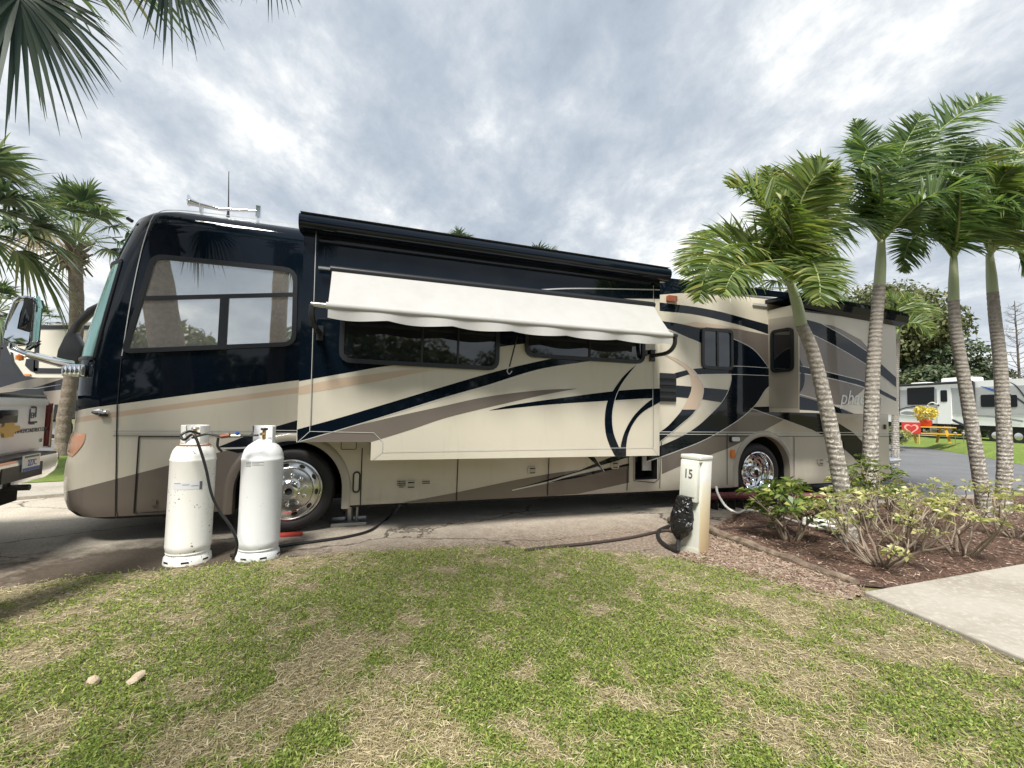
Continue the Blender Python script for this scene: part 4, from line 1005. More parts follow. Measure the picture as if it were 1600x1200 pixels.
q.tube(cr([e,e+Vector((-.02,-.03,-.08)),Vector((g0.x+.04,g0.y,.035)),G(1040,852,.03),G(1030,842,.03),G(1029,830,.03),G(1045,822,.03)],8),.022,HOSE,10); tag(q.build('power_cord'),'thick black power cord hanging from the bag and curling on the sand','cord')
# timber edging
LOG=bpy.data.materials.new('weathered_timber'); LOG.use_nodes=True; t=NT(LOG.node_tree); b=t.n['Principled BSDF']; v=t.add('ShaderNodeTexCoord').outputs['Object']
n=t.noise(v,7,7,.7,.8); t.l.new(t.ramp(n,[(.3,(.05,.035,.025)),(.5,(.17,.13,.095)),(.7,(.30,.24,.18))]),b.inputs['Base Color']); b.inputs['Roughness'].default_value=.9
bp=t.add('ShaderNodeBump',{'Height':n,'Strength':.8,'Distance':.03}); t.l.new(bp.outputs[0],b.inputs['Normal'])
A=G(1102,826,.03); B=G(1338,913,.02)
q=MB(); S=[A.lerp(B,k/24)+Vector((.012*math.sin(k*1.7),.012*math.cos(k*1.1),.008*math.sin(k*.9))) for k in range(25)]
q.tube(S,[.055*(1+.10*math.sin(k*2.1))*(1-.25*k/24) for k in range(25)],LOG,10); tag(q.build('timber_edging'),'weathered grey timber lying along the edge of the mulch bed','timber')
# two pale stones on the grass
STONE=mat('pale_stone',(.50,.41,.30),.8,bump=(18,.6,.02),var=(12,.8,(.33,.25,.17)))
def stone(px,py,s,lab):
    bm=bmesh.new(); bmesh.ops.create_icosphere(bm,subdivisions=2,radius=1); rg=random.Random(px)
    for v in bm.verts: v.co=Vector((v.co.x*s[0],v.co.y*s[1],v.co.z*s[2]))*(1+rg.uniform(-.10,.10)+.16*math.sin(3.1*v.co.x+px))
    me=bpy.data.meshes.new('stone'); bm.to_mesh(me); bm.free(); me.materials.append(STONE); o=bpy.data.objects.new('stone',me); COL.objects.link(o)
    o.location=G(px,py,.035); o.rotation_euler=(.2,.15,px); return tag(o,lab,'stone')
stone(212,1060,(.046,.034,.022),'flat pale tan stone lying on the grass, the larger of two')
stone(146,1064,(.034,.028,.024),'small brownish stone lying on dry grass left of the pale one')

# ------------------------------------------------------------------ white pickup, its tailgate toward the motorhome
tr0=AT(79,640,5.2); tdir=Vector((.42,-.907,0)).normalized(); fwd=Vector((-tdir.y,tdir.x,0)); fwd=-fwd if fwd.x>0 else fwd
# local frame: x = across (far end of tailgate -> near end), y = forward, z up
TM=Matrix.Identity(4)
for i in range(3): TM[i][0]=tdir[i]; TM[i][1]=fwd[i]
TM[0][3]=tr0.x; TM[1][3]=tr0.y
def LT(px,py):
    d=ray(px,py); n_=fwd; c=Vector((0,0,CAM_H)); t=(Vector((tr0.x,tr0.y,0))-c).dot(n_)/d.dot(n_); p=c+d*t-Vector((tr0.x,tr0.y,0))
    return (p.dot(tdir),p.z)
ztop=LT(60,621)[1]; zbot=LT(60,700)[1]
pk=thing('pickup_truck',(0,0,0),'white pickup truck cropped by the left edge, tailgate and chrome bumper in view','pickup truck'); pk.matrix_world=TM
TW=1.92
hand=(tdir.cross(fwd)).z
q=MB()
q.box2((0.0,.06,zbot-.18),(.12,2.0,ztop),WHITETRUCK); q.box2((TW-.12,.06,zbot-.18),(TW,2.0,ztop),WHITETRUCK); q.box2((.1,.1,zbot-.05),(TW-.1,2.0,zbot+.1),WHITETRUCK); q.box2((.1,1.9,zbot),(TW-.1,2.0,ztop),WHITETRUCK)
q.build('bed',pk,bevel=.03)
q=MB(); q.box2((.10,.0,zbot),(TW-.10,.07,ztop-.01),WHITETRUCK); q.box2((.08,-.012,ztop-.085),(TW-.08,.0,ztop-.02),WHITETRUCK); tgt=q.build('tailgate',pk,bevel=.014)
q=MB(); q.box2((0,.05,ztop),(.13,2.0,ztop+.025),TRIM); q.box2((TW-.13,.05,ztop),(TW,2.0,ztop+.025),TRIM); q.build('bed_rail',pk); 
q=MB(); q.box2((.1,.0,ztop-.005),(TW-.1,.09,ztop+.03),TRIM); q.build('spoiler',pk,bevel=.008)
FY=Matrix(((1,0,0,0),(0,0,1,0),(0,1,0,0),(0,0,0,1)))
def on_gate(px,py,dy=-.004):
    x,z=LT(px,py); return Vector((x,dy,z))
GS=Matrix(((-1,0,0,0),(0,0,-1,0),(0,1,0,0),(0,0,0,1)))    # text plane facing -y, reading toward -x
if hand>0: GS=Matrix(((1,0,0,0),(0,0,-1,0),(0,1,0,0),(0,0,0,1)))
def gtext(mb,s,px,py,size,m,**k):
    mb.text(s,Matrix.Translation(on_gate(px,py,-.006))@GS,size,m,**k)
q=MB(); c=on_gate(8,651); q.box((c.x,-.012,c.z),(.34,.025,.13),TRIM); q.box((c.x,-.03,c.z+.01),(.26,.02,.05),PLASTIC_BK); q.build('handle',tgt,bevel=.012)
GOLD=mat('gold_emblem',(.50,.33,.10),.3,metal=.8)
c=on_gate(10,671); q=MB(); s=.19
P=[(-s,-.015),(-s*.45,-.035),(-s*.45,-.075),(s*.38,-.075),(s*.45,-.035),(s*.95,-.03),(s,.02),(s*.45,.035),(s*.45,.075),(-s*.38,.075),(-s*.45,.035),(-s*.92,.03)]
q.prism([(c.x+p[0],c.z+p[1]) for p in P],-.022,-.001,GOLD); q.build('emblem',tgt,smooth=0)
q=MB(); a=on_gate(50.5,649); gtext(q,'EV',50.3,649.5,.085,INK,sx=.8,bold=.001)
w_,h_=.115,.175; th=.022
q.box((a.x,-.005,a.z+h_/2),(w_*.75,.003,th),INK); q.box((a.x,-.005,a.z-h_/2),(w_*.75,.003,th),INK)
sgn=1 if GS[0][0]>0 else -1
q.box((a.x-sgn*w_/2,-.005,a.z-.01),(th*.8,.003,h_*.95),INK); q.box((a.x+sgn*w_/2,-.005,a.z+.035),(th*.8,.003,h_*.65),INK)
q.build('logo',tgt,smooth=0); q=MB(); gtext(q,'CONSTRUCTION',50,660,.028,INK,sx=.8); q.build('logo_text',tgt,smooth=0); q=MB(); gtext(q,'WWW.EVCONSTRUCT.COM',48,672.5,.062,INK,sx=.82); q.build('web_address',tgt,smooth=0); q=MB(); gtext(q,'LT',63,688,.045,INK,bold=.002)
q.build('trim_badge',tgt,smooth=0)
q=MB(); q.prism(rounded([(0.0,ztop-.06),(.05,ztop-.06),(.065,zbot+.02),(.0,zbot-.02)],.02),-.03,.16,REDLENS); q.build('tail_light',pk,bevel=.01)
q=MB(); q.prism(rounded([(TW,ztop-.06),(TW-.075,ztop-.06),(TW-.095,zbot+.02),(TW,zbot-.02)],.02),-.03,.16,REDLENS); q.build('tail_light',pk,bevel=.01)
zb=zbot-.04
q=MB(); vs=[]; n=30
for i in range(n+1):
    x=-.03+(TW+.06)*i/n; e=min(i,n-i)/n; y=-.20+.24*max(0,1-e/.16)**2
    for yy,z in ((y+.16,zb-.0),(y+.01,zb-.01),(y,zb-.05),(y+.005,zb-.13),(y+.03,zb-.20),(y+.10,zb-.27)): vs.append((x,yy,z))
q.add(vs,[(i*6+j,(i+1)*6+j,(i+1)*6+j+1,i*6+j+1) for i in range(n) for j in range(5)],CHROME)
q.box2((.25,-.17,zb-.012),(TW-.25,.06,zb+.012),TRIM); q.box2((TW/2-.35,-.205,zb-.20),(TW/2+.35,-.19,zb-.06),TRIM)
q.build('bumper',pk,smooth=50)
pc=on_gate(5,723,-.21); pc.x=LT(3,723)[0]; q=MB(); PLB=mat('plate_blue',(.06,.12,.36),.5)
q.box((pc.x,-.212,pc.z),(.31,.008,.155),WHITEPL); q.box((pc.x,-.217,pc.z-.06),(.30,.004,.03),PLB)
q.text('2Z7C',Matrix.Translation((pc.x,-.220,pc.z-.002))@GS,.085,PLB,sx=.8,ext=.001); q.box((pc.x,-.217,pc.z+.062),(.26,.003,.02),mat('plate_green',(.10,.20,.16),.6)); q.build('license_plate',pk,smooth=0)
q=MB(); q.box2((.05,2.02,zbot-.18),(TW-.05,4.6,ztop),WHITETRUCK); q.prism([(2.05,ztop),(4.4,ztop),(3.9,ztop+.48),(2.25,ztop+.5)],.12,TW-.12,WHITETRUCK)
vs=[Vector((v.y,v.x,v.z)) for v in q.v[8:]]; q.v[8:]=vs
q.box2((.05,4.6,zbot-.18),(TW-.05,6.0,ztop-.12),WHITETRUCK); cab=q.build('cab',pk,bevel=.05)
for xx in (0.1,TW-.1):
    for yy in (1.0,4.9):
        w_=bpy.data.objects.new('wheel',None); COL.objects.link(w_); w_.parent=pk; w_.location=(xx,yy,.39); T=Matrix.Rotation(R(90),4,'Y')
        q=MB(); q.lathe([(.22,-.12),(.36,-.13),(.39,-.10),(.39,.10),(.36,.13),(.22,.12)],BLACK,32,T); q.build('tyre',w_,smooth=40); q=MB(); q.lathe([(.0,-.09),(.1,-.10),(.21,-.11),(.225,-.12),(.225,.12),(.1,.10),(0,.09)],ALU,24,T); q.build('rim',w_)
q=MB(); q.box2((.3,.1,.42),(TW-.3,5.6,.62),CAVE); q.build('chassis',pk)
q=MB(); q.tube([(TW/2,.0,zb-.28),(TW/2,-.26,zb-.28)],.03,TRIM,6); q.build('tow_hitch',pk)
# ------------------------------------------------------------------ palms and trees
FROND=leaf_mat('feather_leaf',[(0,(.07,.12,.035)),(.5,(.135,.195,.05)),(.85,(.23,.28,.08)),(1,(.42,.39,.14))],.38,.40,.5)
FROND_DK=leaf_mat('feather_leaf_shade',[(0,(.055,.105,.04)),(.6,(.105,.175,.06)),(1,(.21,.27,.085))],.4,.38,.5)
FAN=leaf_mat('fan_leaf',[(0,(.045,.085,.05)),(.5,(.09,.145,.075)),(.85,(.15,.20,.10)),(1,(.30,.29,.16))],.42,.25,.5)
FAN_SH=leaf_mat('backlit_fan_leaf',[(0,(.02,.045,.032)),(.6,(.04,.075,.05)),(1,(.08,.11,.07))],.45,.12,.4)  # darker copy of the fan leaf, backlit shade painted into its colour
FAN_LT=leaf_mat('silvery_fan_leaf',[(0,(.06,.10,.07)),(.5,(.12,.17,.105)),(.85,(.20,.25,.15)),(1,(.34,.34,.22))],.42,.25,.5)
FAN_DRY=leaf_mat('dry_fan_leaf',[(0,(.16,.125,.075)),(1,(.30,.25,.16))],.7,.2,.2)
RACHIS=mat('leaf_stalk',(.20,.25,.085),.5)
SHAFT=mat('green_crownshaft',(.27,.32,.17),.45,var=(3,.6,(.34,.36,.24)))
def trunk_mat(name,dark,light,lich,ring=22.0,low=1.0):
    M=bpy.data.materials.new(name); M.use_nodes=True; t=NT(M.node_tree); b=t.n['Principled BSDF']
    v=t.add('ShaderNodeTexCoord').outputs['Object']; s=t.add('ShaderNodeSeparateXYZ',{0:v})
    zz=t.math('ADD',s.outputs[2],t.math('MULTIPLY',t.noise(v,5,4),.10))
    rg=t.math('SINE',t.math('MULTIPLY',zz,ring*2*math.pi/2.2)); r01=t.math('ADD',t.math('MULTIPLY',rg,.5),.5)
    n=t.noise(v,17,6,.7); c=t.mix(t.ramp(n,[(.38,0.0),(.62,1.0)]),dark,light)
    hb=t.ramp(t.math('ADD',s.outputs[2],t.math('MULTIPLY',n,.6)),[(low-.2,0.0),(min(.999,low),1.0)]) if low<1 else None
    li=t.ramp(t.noise(v,23,5,.75,.6),[(.50,0.0),(.56,1.0)]); 
    zf=t.ramp(t.math('DIVIDE',s.outputs[2],4.0),[(.30,1.0),(.62,0.15)])
    c=t.mix(t.math('MULTIPLY',li,zf),c,lich)
    c=t.mix(t.ramp(r01,[(.0,.2),(.2,0.0)]),c,tuple(x*.6 for x in dark))
    t.l.new(c,b.inputs['Base Color']); b.inputs['Roughness'].default_value=.9
    bp=t.add('ShaderNodeBump',{'Height':t.math('ADD',t.math('MULTIPLY',r01,.8),n),'Strength':.6,'Distance':.014}); t.l.new(bp.outputs[0],b.inputs['Normal']); return M
TRUNK_A=trunk_mat('ringed_palm_bark',(.19,.17,.145),(.28,.255,.225),(.52,.50,.45),ring=34)
TRUNK_S=trunk_mat('sabal_bark',(.15,.115,.09),(.25,.20,.165),(.28,.24,.20),ring=9)
BOOT=mat('dead_leaf_base',(.20,.155,.11),.9,bump=(20,.6,.02),var=(6,.8,(.08,.06,.045)))
def strips(P0,D,S,Ls,Ws,droop,nseg=3,rg=None,wind=None,curl=None):
    """many narrow blades at once. P0 start, D direction, S side vector, Ls length, Ws width; returns verts, quads"""
    n=len(P0); V=np.zeros((n,(nseg+1)*2,3)); 
    for k in range(nseg+1):
        t=k/nseg
        c=P0+D*(Ls*t)[:,None]
        c[:,2]-=droop*Ls*t**2
        if wind is not None: c+=wind*(Ls*t**2)[:,None]
        w=Ws*(1.0-t)**.6*(.55+1.6*t*(1-t)+.25) if k<nseg else Ws*.04
        w=np.asarray(w)*np.ones(n)
        V[:,2*k]=c-S*w[:,None]/2; V[:,2*k+1]=c+S*w[:,None]/2
    q=np.array([[2*k,2*k+1,2*k+3,2*k+2] for k in range(nseg)])
    F=(np.arange(n)[:,None,None]*((nseg+1)*2)+q[None]).reshape(-1,4)
    return V.reshape(-1,3),F
def unit(a): return a/np.maximum(1e-9,np.linalg.norm(a,axis=-1,keepdims=True))
def frond(pts,leaf=.5,n=52,name='frond',parent=None,m=None,rg=None,droop=.35,wind=None,base_r=.028,up=None,vang=.55,width=.034):
    """feather palm leaf along control points (world, relative to parent)"""
    rg=rg or RNG
    S=cr(pts,10); q=MB(); L_=len(S); q.tube(S,[base_r*(1-.86*i/(L_-1)) for i in range(L_)],RACHIS,6)
    C=np.array([tuple(p) for p in S]); T=unit(np.gradient(C,axis=0))
    ts=np.linspace(.10,.995,n); idx=ts*(L_-1); i0=np.clip(idx.astype(int),0,L_-2); fr=(idx-i0)[:,None]
    P=C[i0]*(1-fr)+C[i0+1]*fr; Tn=unit(T[i0]*(1-fr)+T[i0+1]*fr)
    upv=np.array(up if up is not None else (0,0,1.0)); side=np.cross(Tn,upv); bad=np.linalg.norm(side,axis=1)<.15
    side[bad]=np.cross(Tn[bad],np.array([.7,.7,.1])); side=unit(side); U=unit(np.cross(side,Tn))
    VV=[];FF=[];off=0
    for sg in (-1,1):
        ll=leaf*(np.sin(np.pi*np.clip(ts*.86+.13,0,1))**.7)*rg.uniform(.85,1.12,n)
        fwd_=.28+.45*ts
        D=unit(side*sg*(1.0)+Tn*fwd_[:,None]+U*(vang+rg.normal(0,.16,n))[:,None]+rg.normal(0,.09,(n,3)))
        Sd=unit(np.cross(D,np.cross(D,Tn)+rg.normal(0,.5,(n,3)))); 
        V,F=strips(P,D,Sd,ll,np.full(n,width)*rg.uniform(.8,1.2,n),droop*rg.uniform(.6,1.5,n),4,wind=wind)
        VV.append(V);FF.append(F+off);off+=len(V)
    bv=np.array([tuple(v) for v in q.v]); bf=np.array([f for f in q.f if len(f)==4])
    VV.append(bv); FF.append(bf+off)
    F=np.concatenate(FF); mi=np.zeros(len(F),int); mi[-len(bf):]=1
    return np_mesh(name,np.concatenate(VV),F,[m or FROND,RACHIS],mi,parent)
def fan(base,tip_dir,R_,parent,stalk=None,nseg=40,droop=.55,spread=2.6,name='frond',m=None,rg=None,nrm=None,fold=.35,bw=.075):
    """costapalmate fan leaf: stalk from base to hub, blades radiating round tip_dir"""
    rg=rg or RNG
    b=np.array(base,float); d=unit(np.array(tip_dir,float)); st=stalk if stalk is not None else R_*.9
    # stalk curves down a little
    hub=b+d*st+np.array([0,0,-.12*st*(1-abs(d[2]))])
    d2=unit(d+np.array([0,0,-.28])) 
    n_=np.array(nrm if nrm is not None else (0,0,1.0)); s=np.cross(d2,n_); s=unit(s) if np.linalg.norm(s)>.1 else unit(np.cross(d2,np.array([1.,.2,0]))); n_=unit(np.cross(s,d2))
    a=np.linspace(-spread/2*1.0,spread/2,nseg)+rg.normal(0,.02,nseg)
    D=np.cos(a)[:,None]*d2+np.sin(a)[:,None]*s+n_*(fold*np.abs(np.sin(a))+rg.normal(0,.05,nseg))[:,None]; D=unit(D)
    P=hub+d2*(R_*.22*np.cos(a/2)**2)[:,None]*.6
    ll=R_*(.78+.22*np.cos(a))*rg.uniform(.9,1.08,nseg)
    Sd=unit(np.cross(D,n_)+rg.normal(0,.12,(nseg,3)))
    V,F=strips(P,D,Sd,ll,np.full(nseg,R_*bw),droop*rg.uniform(.5,1.6,nseg),5)
    q=MB(); q.tube(cr([Vector(b),Vector((b+hub)/2+np.array([0,0,.03])),Vector(hub)],4),[.022,.018,.014][:1]*9 if False else .016,RACHIS,5)
    bv=np.array([tuple(v) for v in q.v]); bf=np.array([f for f in q.f if len(f)==4])
    F2=np.concatenate([F,bf+len(V)]); mi=np.zeros(len(F2),int); mi[len(F):]=1
    return np_mesh(name,np.concatenate([V,bv]),F2,[m or FAN,RACHIS],mi,parent)

def feather_palm(label,base_px,Y,tr_px,shaft_px,r0,fronds,m,seed,group='feather palms in the mulch bed',wind=(-.08,0,.02)):
    """trunk and fronds drawn from pixel outlines but set at their own depth Y; frond points carry a depth offset"""
    rg=np.random.default_rng(seed)
    base=AT(base_px[0],base_px[1],Y); base.z=0
    t=thing('palm_tree',base,label,'palm tree',0,group)
    pts=[AT(x,y,Y)-base for x,y in tr_px]; pts[0].z=-.05
    S=cr(pts,10); k=len(S); q=MB()
    q.tube(S,[r0*(1.12 if i<3 else 1)*(1-.28*i/k)*(1+.025*math.sin(i*2.9)) for i in range(k)],TRUNK_A,20); q.build('trunk',t,smooth=60)
    sp_=[AT(x,y,Y)-base for x,y in shaft_px]; S=cr(sp_,6); k=len(S)
    q=MB(); q.tube(S,[r0*np.interp(i/(k-1),[0,.08,.5,1],[.70,.72,.66,.46]) for i in range(k)],SHAFT,18); q.build('crownshaft',t,smooth=60)
    for i,(pp,lf) in enumerate(fronds):
        P=[AT(x,y,Y+dz)-base for x,y,dz in pp]
        frond(P,lf*1.18,int(110),'frond',t,m,rg,wind=np.array(wind)*rg.uniform(.4,1.5),vang=.42,droop=.26,width=.035,up=(0,-.72,.69))
    return t
feather_palm('leaning ringed palm nearest the number 15 post, fronds drooping over the motorhome',(1327,846),5.45,
  [(1327,846),(1312,745),(1300,680),(1284,605),(1268,545),(1252,508)],[(1252,509),(1245,475),(1233,436)],.092,[
  ([(1235,440,0),(1208,412,-.1),(1175,388,-.25),(1135,385,-.4),(1105,420,-.5),(1092,470,-.55)],.46),
  ([(1234,438,0),(1205,405,.2),(1165,370,.5),(1120,365,.8),(1085,395,1.0),(1068,430,1.0)],.44),
  ([(1235,436,0),(1222,390,-.15),(1205,340,-.3),(1175,300,-.4),(1140,292,-.5)],.50),
  ([(1235,436,0),(1232,390,.3),(1218,335,.6),(1190,290,.8),(1158,300,1.0)],.48),
  ([(1236,436,0),(1240,380,.0),(1250,320,-.1),(1275,275,-.25),(1310,262,-.4)],.50),
  ([(1236,436,0),(1246,390,.4),(1262,330,.8),(1290,285,1.1),(1325,290,1.2)],.50),
  ([(1237,438,0),(1252,412,-.4),(1268,410,-.7),(1280,440,-.9),(1281,475,-1.0)],.34),
  ([(1236,437,0),(1240,395,-.35),(1236,345,-.7),(1222,305,-.9)],.42),
  ([(1235,437,0),(1226,375,.1),(1214,310,.2),(1198,262,.3)],.50),
  ([(1236,437,0),(1244,370,.1),(1262,300,.1),(1285,248,.1)],.50),
  ([(1234,439,0),(1212,425,-.3),(1180,412,-.6),(1148,425,-.8),(1130,460,-.9)],.42)],FROND,11)
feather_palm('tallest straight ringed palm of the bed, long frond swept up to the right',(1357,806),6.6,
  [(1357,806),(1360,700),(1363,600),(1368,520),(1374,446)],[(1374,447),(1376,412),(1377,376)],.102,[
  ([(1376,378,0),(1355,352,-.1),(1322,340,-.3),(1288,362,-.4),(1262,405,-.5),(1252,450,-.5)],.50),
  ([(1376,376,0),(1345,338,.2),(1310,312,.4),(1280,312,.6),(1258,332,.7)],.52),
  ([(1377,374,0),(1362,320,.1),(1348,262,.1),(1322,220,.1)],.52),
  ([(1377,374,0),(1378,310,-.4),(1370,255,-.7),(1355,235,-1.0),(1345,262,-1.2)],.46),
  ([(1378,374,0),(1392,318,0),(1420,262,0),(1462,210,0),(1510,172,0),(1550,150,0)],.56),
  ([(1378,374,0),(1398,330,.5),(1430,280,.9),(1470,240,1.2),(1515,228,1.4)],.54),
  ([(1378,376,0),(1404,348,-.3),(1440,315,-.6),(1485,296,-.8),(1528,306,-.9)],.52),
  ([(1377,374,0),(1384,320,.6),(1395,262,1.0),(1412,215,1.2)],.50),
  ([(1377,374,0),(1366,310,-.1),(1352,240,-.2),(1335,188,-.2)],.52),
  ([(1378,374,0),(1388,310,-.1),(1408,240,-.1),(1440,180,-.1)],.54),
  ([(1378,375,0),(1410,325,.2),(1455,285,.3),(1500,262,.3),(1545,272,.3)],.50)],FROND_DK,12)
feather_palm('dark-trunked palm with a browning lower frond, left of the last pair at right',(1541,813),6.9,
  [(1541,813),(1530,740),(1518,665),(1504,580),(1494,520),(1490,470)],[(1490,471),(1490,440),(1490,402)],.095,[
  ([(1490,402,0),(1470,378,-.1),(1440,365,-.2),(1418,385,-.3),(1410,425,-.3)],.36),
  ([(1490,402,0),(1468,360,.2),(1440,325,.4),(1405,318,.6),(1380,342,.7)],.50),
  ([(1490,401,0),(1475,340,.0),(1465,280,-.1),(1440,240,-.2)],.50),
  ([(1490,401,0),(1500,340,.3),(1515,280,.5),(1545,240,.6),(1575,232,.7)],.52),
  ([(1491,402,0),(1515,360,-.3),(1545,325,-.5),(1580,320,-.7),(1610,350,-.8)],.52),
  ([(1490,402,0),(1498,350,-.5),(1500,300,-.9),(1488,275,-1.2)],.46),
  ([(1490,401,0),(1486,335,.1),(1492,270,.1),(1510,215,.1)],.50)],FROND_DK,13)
feather_palm('rightmost ringed palm of the bed with green shaft, crown cut by the frame',(1566,800),7.3,
  [(1566,800),(1570,720),(1567,640),(1562,560),(1555,500),(1551,457)],[(1551,458),(1549,430),(1546,396)],.102,[
  ([(1547,396,0),(1525,350,.1),(1495,322,.2),(1458,322,.3),(1430,350,.4)],.50),
  ([(1547,396,0),(1540,340,.0),(1530,280,-.1),(1545,225,-.2)],.50),
  ([(1548,396,0),(1562,335,.2),(1580,270,.3),(1605,215,.4),(1640,190,.4)],.54),
  ([(1548,396,0),(1575,360,-.3),(1605,345,-.5),(1635,370,-.6),(1650,420,-.7)],.50),
  ([(1548,397,0),(1568,378,.3),(1590,392,.5),(1600,430,.6)],.40),
  ([(1548,396,0),(1570,345,-.5),(1595,300,-.9),(1630,290,-1.1)],.52),
  ([(1547,396,0),(1550,340,-.6),(1562,285,-1.0),(1582,262,-1.2)],.48)],FROND,14)

def sabal(label,base,trunk_pts,r0,crown_R,nleaf,seed,group=None,explicit=None,dry=5,boots=True,leafR=None,cat='palm tree',stalks=True,lo=-.55,fm=None):
    rg=np.random.default_rng(seed); rr=random.Random(seed)
    t=thing('cabbage_palm',base,label,cat,0,group)
    S=cr(trunk_pts,8); k=len(S); q=MB(); q.tube(S,[r0*(1.15 if i<2 else 1)*(1+.03*math.sin(i*1.7)) for i in range(k)],TRUNK_S,18); q.build('trunk',t,smooth=60)
    top=S[-1]
    if boots:
        q=MB()
        for i in range(34):
            a=i*2.4; z=top.z-.75+.85*i/34; d=Vector((math.cos(a),math.sin(a),0)); p=Vector((top.x,top.y,z))+d*r0*.9
            q.tube([p,p+d*.10+Vector((0,0,.10)),p+d*(.18+.1*rr.random())+Vector((0,0,.16+.1*rr.random()-(.3 if i<8 else 0)))],[.05,.04,.02],BOOT,5)
        q.build('leaf_boots',t)
    LR=leafR or crown_R*.62
    if explicit:
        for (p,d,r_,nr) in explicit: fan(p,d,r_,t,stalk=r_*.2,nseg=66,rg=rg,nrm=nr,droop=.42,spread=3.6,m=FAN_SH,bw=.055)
    for i in range(nleaf):
        a=i*2.39996+rg.uniform(-.2,.2); e=lo+(1.45-lo)*(1-(i+.5)/nleaf)**.8
        d=(math.cos(a)*math.cos(e),math.sin(a)*math.cos(e),math.sin(e))
        p=(top.x+.1*d[0],top.y+.1*d[1],top.z+.1+.1*d[2])
        fan(p,d,LR*rg.uniform(.85,1.1),t,stalk=crown_R*.55*rg.uniform(.8,1.1),nseg=34,rg=rg,droop=.45 if e>0 else .8,m=FAN_DRY if i>=nleaf-dry else (fm or FAN),spread=2.9)
    return t
# tall palm behind the pickup
Y=12.3; b=AT(99,672,Y); bz=Vector((b.x,b.y,0))
sabal('tall cabbage palm with shaggy brown boots, beyond the pickup',bz,[Vector((0,0,0)),AT(100,655,Y)-bz,AT(108,610,Y)-bz,AT(117,540,Y)-bz,AT(120,480,Y)-bz,AT(118,425,Y)-bz,AT(118,385,Y)-bz],.155,1.7,24,21,'cabbage palms on the left',lo=-.15,dry=1,leafR=.95)
Y=8.2; b=AT(-130,700,Y); bz=Vector((b.x,b.y,0))
sabal('bushy cabbage palm cut by the left edge, nearer than the tall one',bz,[Vector((0,0,0)),AT(-115,560,Y)-bz,AT(-95,430,Y)-bz,AT(-88,350,Y)-bz],.2,1.75,34,22,'cabbage palms on the left',leafR=1.12,dry=0,lo=-.3,fm=FAN_LT)
# near palm just out of frame, its leaves hang in at the top left
nb=RV_M@Vector((-2.5,-1.95,0)); 
def rel(px,py,y,b): return tuple(AT(px,py,y)-b)
cdir=lambda px,py: tuple(-ray(px,py))
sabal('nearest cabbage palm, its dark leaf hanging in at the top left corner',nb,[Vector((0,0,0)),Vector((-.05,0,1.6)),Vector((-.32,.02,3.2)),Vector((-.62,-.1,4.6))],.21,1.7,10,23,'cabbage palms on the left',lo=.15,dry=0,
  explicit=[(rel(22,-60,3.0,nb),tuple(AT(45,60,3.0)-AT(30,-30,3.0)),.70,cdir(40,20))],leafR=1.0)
nb2=RV_M@Vector((-1.8,-5.6,0)); n2=Vector((nb2.x,nb2.y,0))
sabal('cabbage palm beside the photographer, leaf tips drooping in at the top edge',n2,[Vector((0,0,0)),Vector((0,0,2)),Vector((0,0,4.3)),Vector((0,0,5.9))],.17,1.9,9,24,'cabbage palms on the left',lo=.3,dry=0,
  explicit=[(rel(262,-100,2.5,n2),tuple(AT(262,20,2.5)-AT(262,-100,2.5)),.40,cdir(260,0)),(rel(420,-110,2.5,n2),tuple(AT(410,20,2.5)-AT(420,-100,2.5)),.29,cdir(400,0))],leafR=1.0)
# palms behind the motorhome, tips above its roof
for px,py,Y,R_,lab,sd in ((716,406,13.5,.75,'palm crown just showing above the motorhome roof, the left bright tuft',31),(1235,455,15,1.7,'cabbage palm crown behind the leaning palm, above the rear roof',33),(838,436,14,.9,'palm tips barely clearing the long roof at its middle',34)):
    c=AT(px,py,Y); bz=Vector((c.x,c.y,0)); sabal(lab,bz,[Vector((0,0,0)),Vector((.05,0,c.z*.5)),Vector((0,0,c.z))],.17,R_,22,sd,'palms beyond the motorhome',dry=0,boots=False)
c=AT(-5,492,16); bz=Vector((c.x,c.y,0)); sabal('small distant palm behind the chrome mirror at the left edge',bz,[Vector((0,0,0)),Vector((.05,0,c.z*.5)),Vector((0,0,c.z))],.15,1.1,20,35,'cabbage palms on the left',dry=0,boots=False)
c=AT(62,508,26); bz=Vector((c.x,c.y,0)); sabal('tiny far palm between the mirror and the trunk',bz,[Vector((0,0,0)),Vector((.05,0,c.z*.5)),Vector((0,0,c.z))],.15,1.1,18,36,'cabbage palms on the left',dry=0,boots=False)
# young feather palm beyond the tail
Yq=14.0; b=AT(1398,680,Yq); bz=Vector((b.x,b.y,0))
feather_palm('young green feather palm beyond the tail of the motorhome',(1398,680),Yq,[(1398,690),(1399,600),(1402,530)],[(1402,531),(1403,515)],.10,[
  ([(1403,515,0),(1392,495,.0),(1375,490,.2),(1362,505,.4)],.5),([(1403,515,0),(1400,480,0),(1385,460,-.2)],.5),([(1403,515,0),(1418,490,0),(1440,478,.2),(1462,490,.3)],.55),([(1403,515,0),(1412,478,.2),(1432,460,.4)],.5),([(1403,515,0),(1420,505,-.3),(1440,508,-.5),(1455,525,-.6)],.5)],FROND,15,group='palms beyond the motorhome')

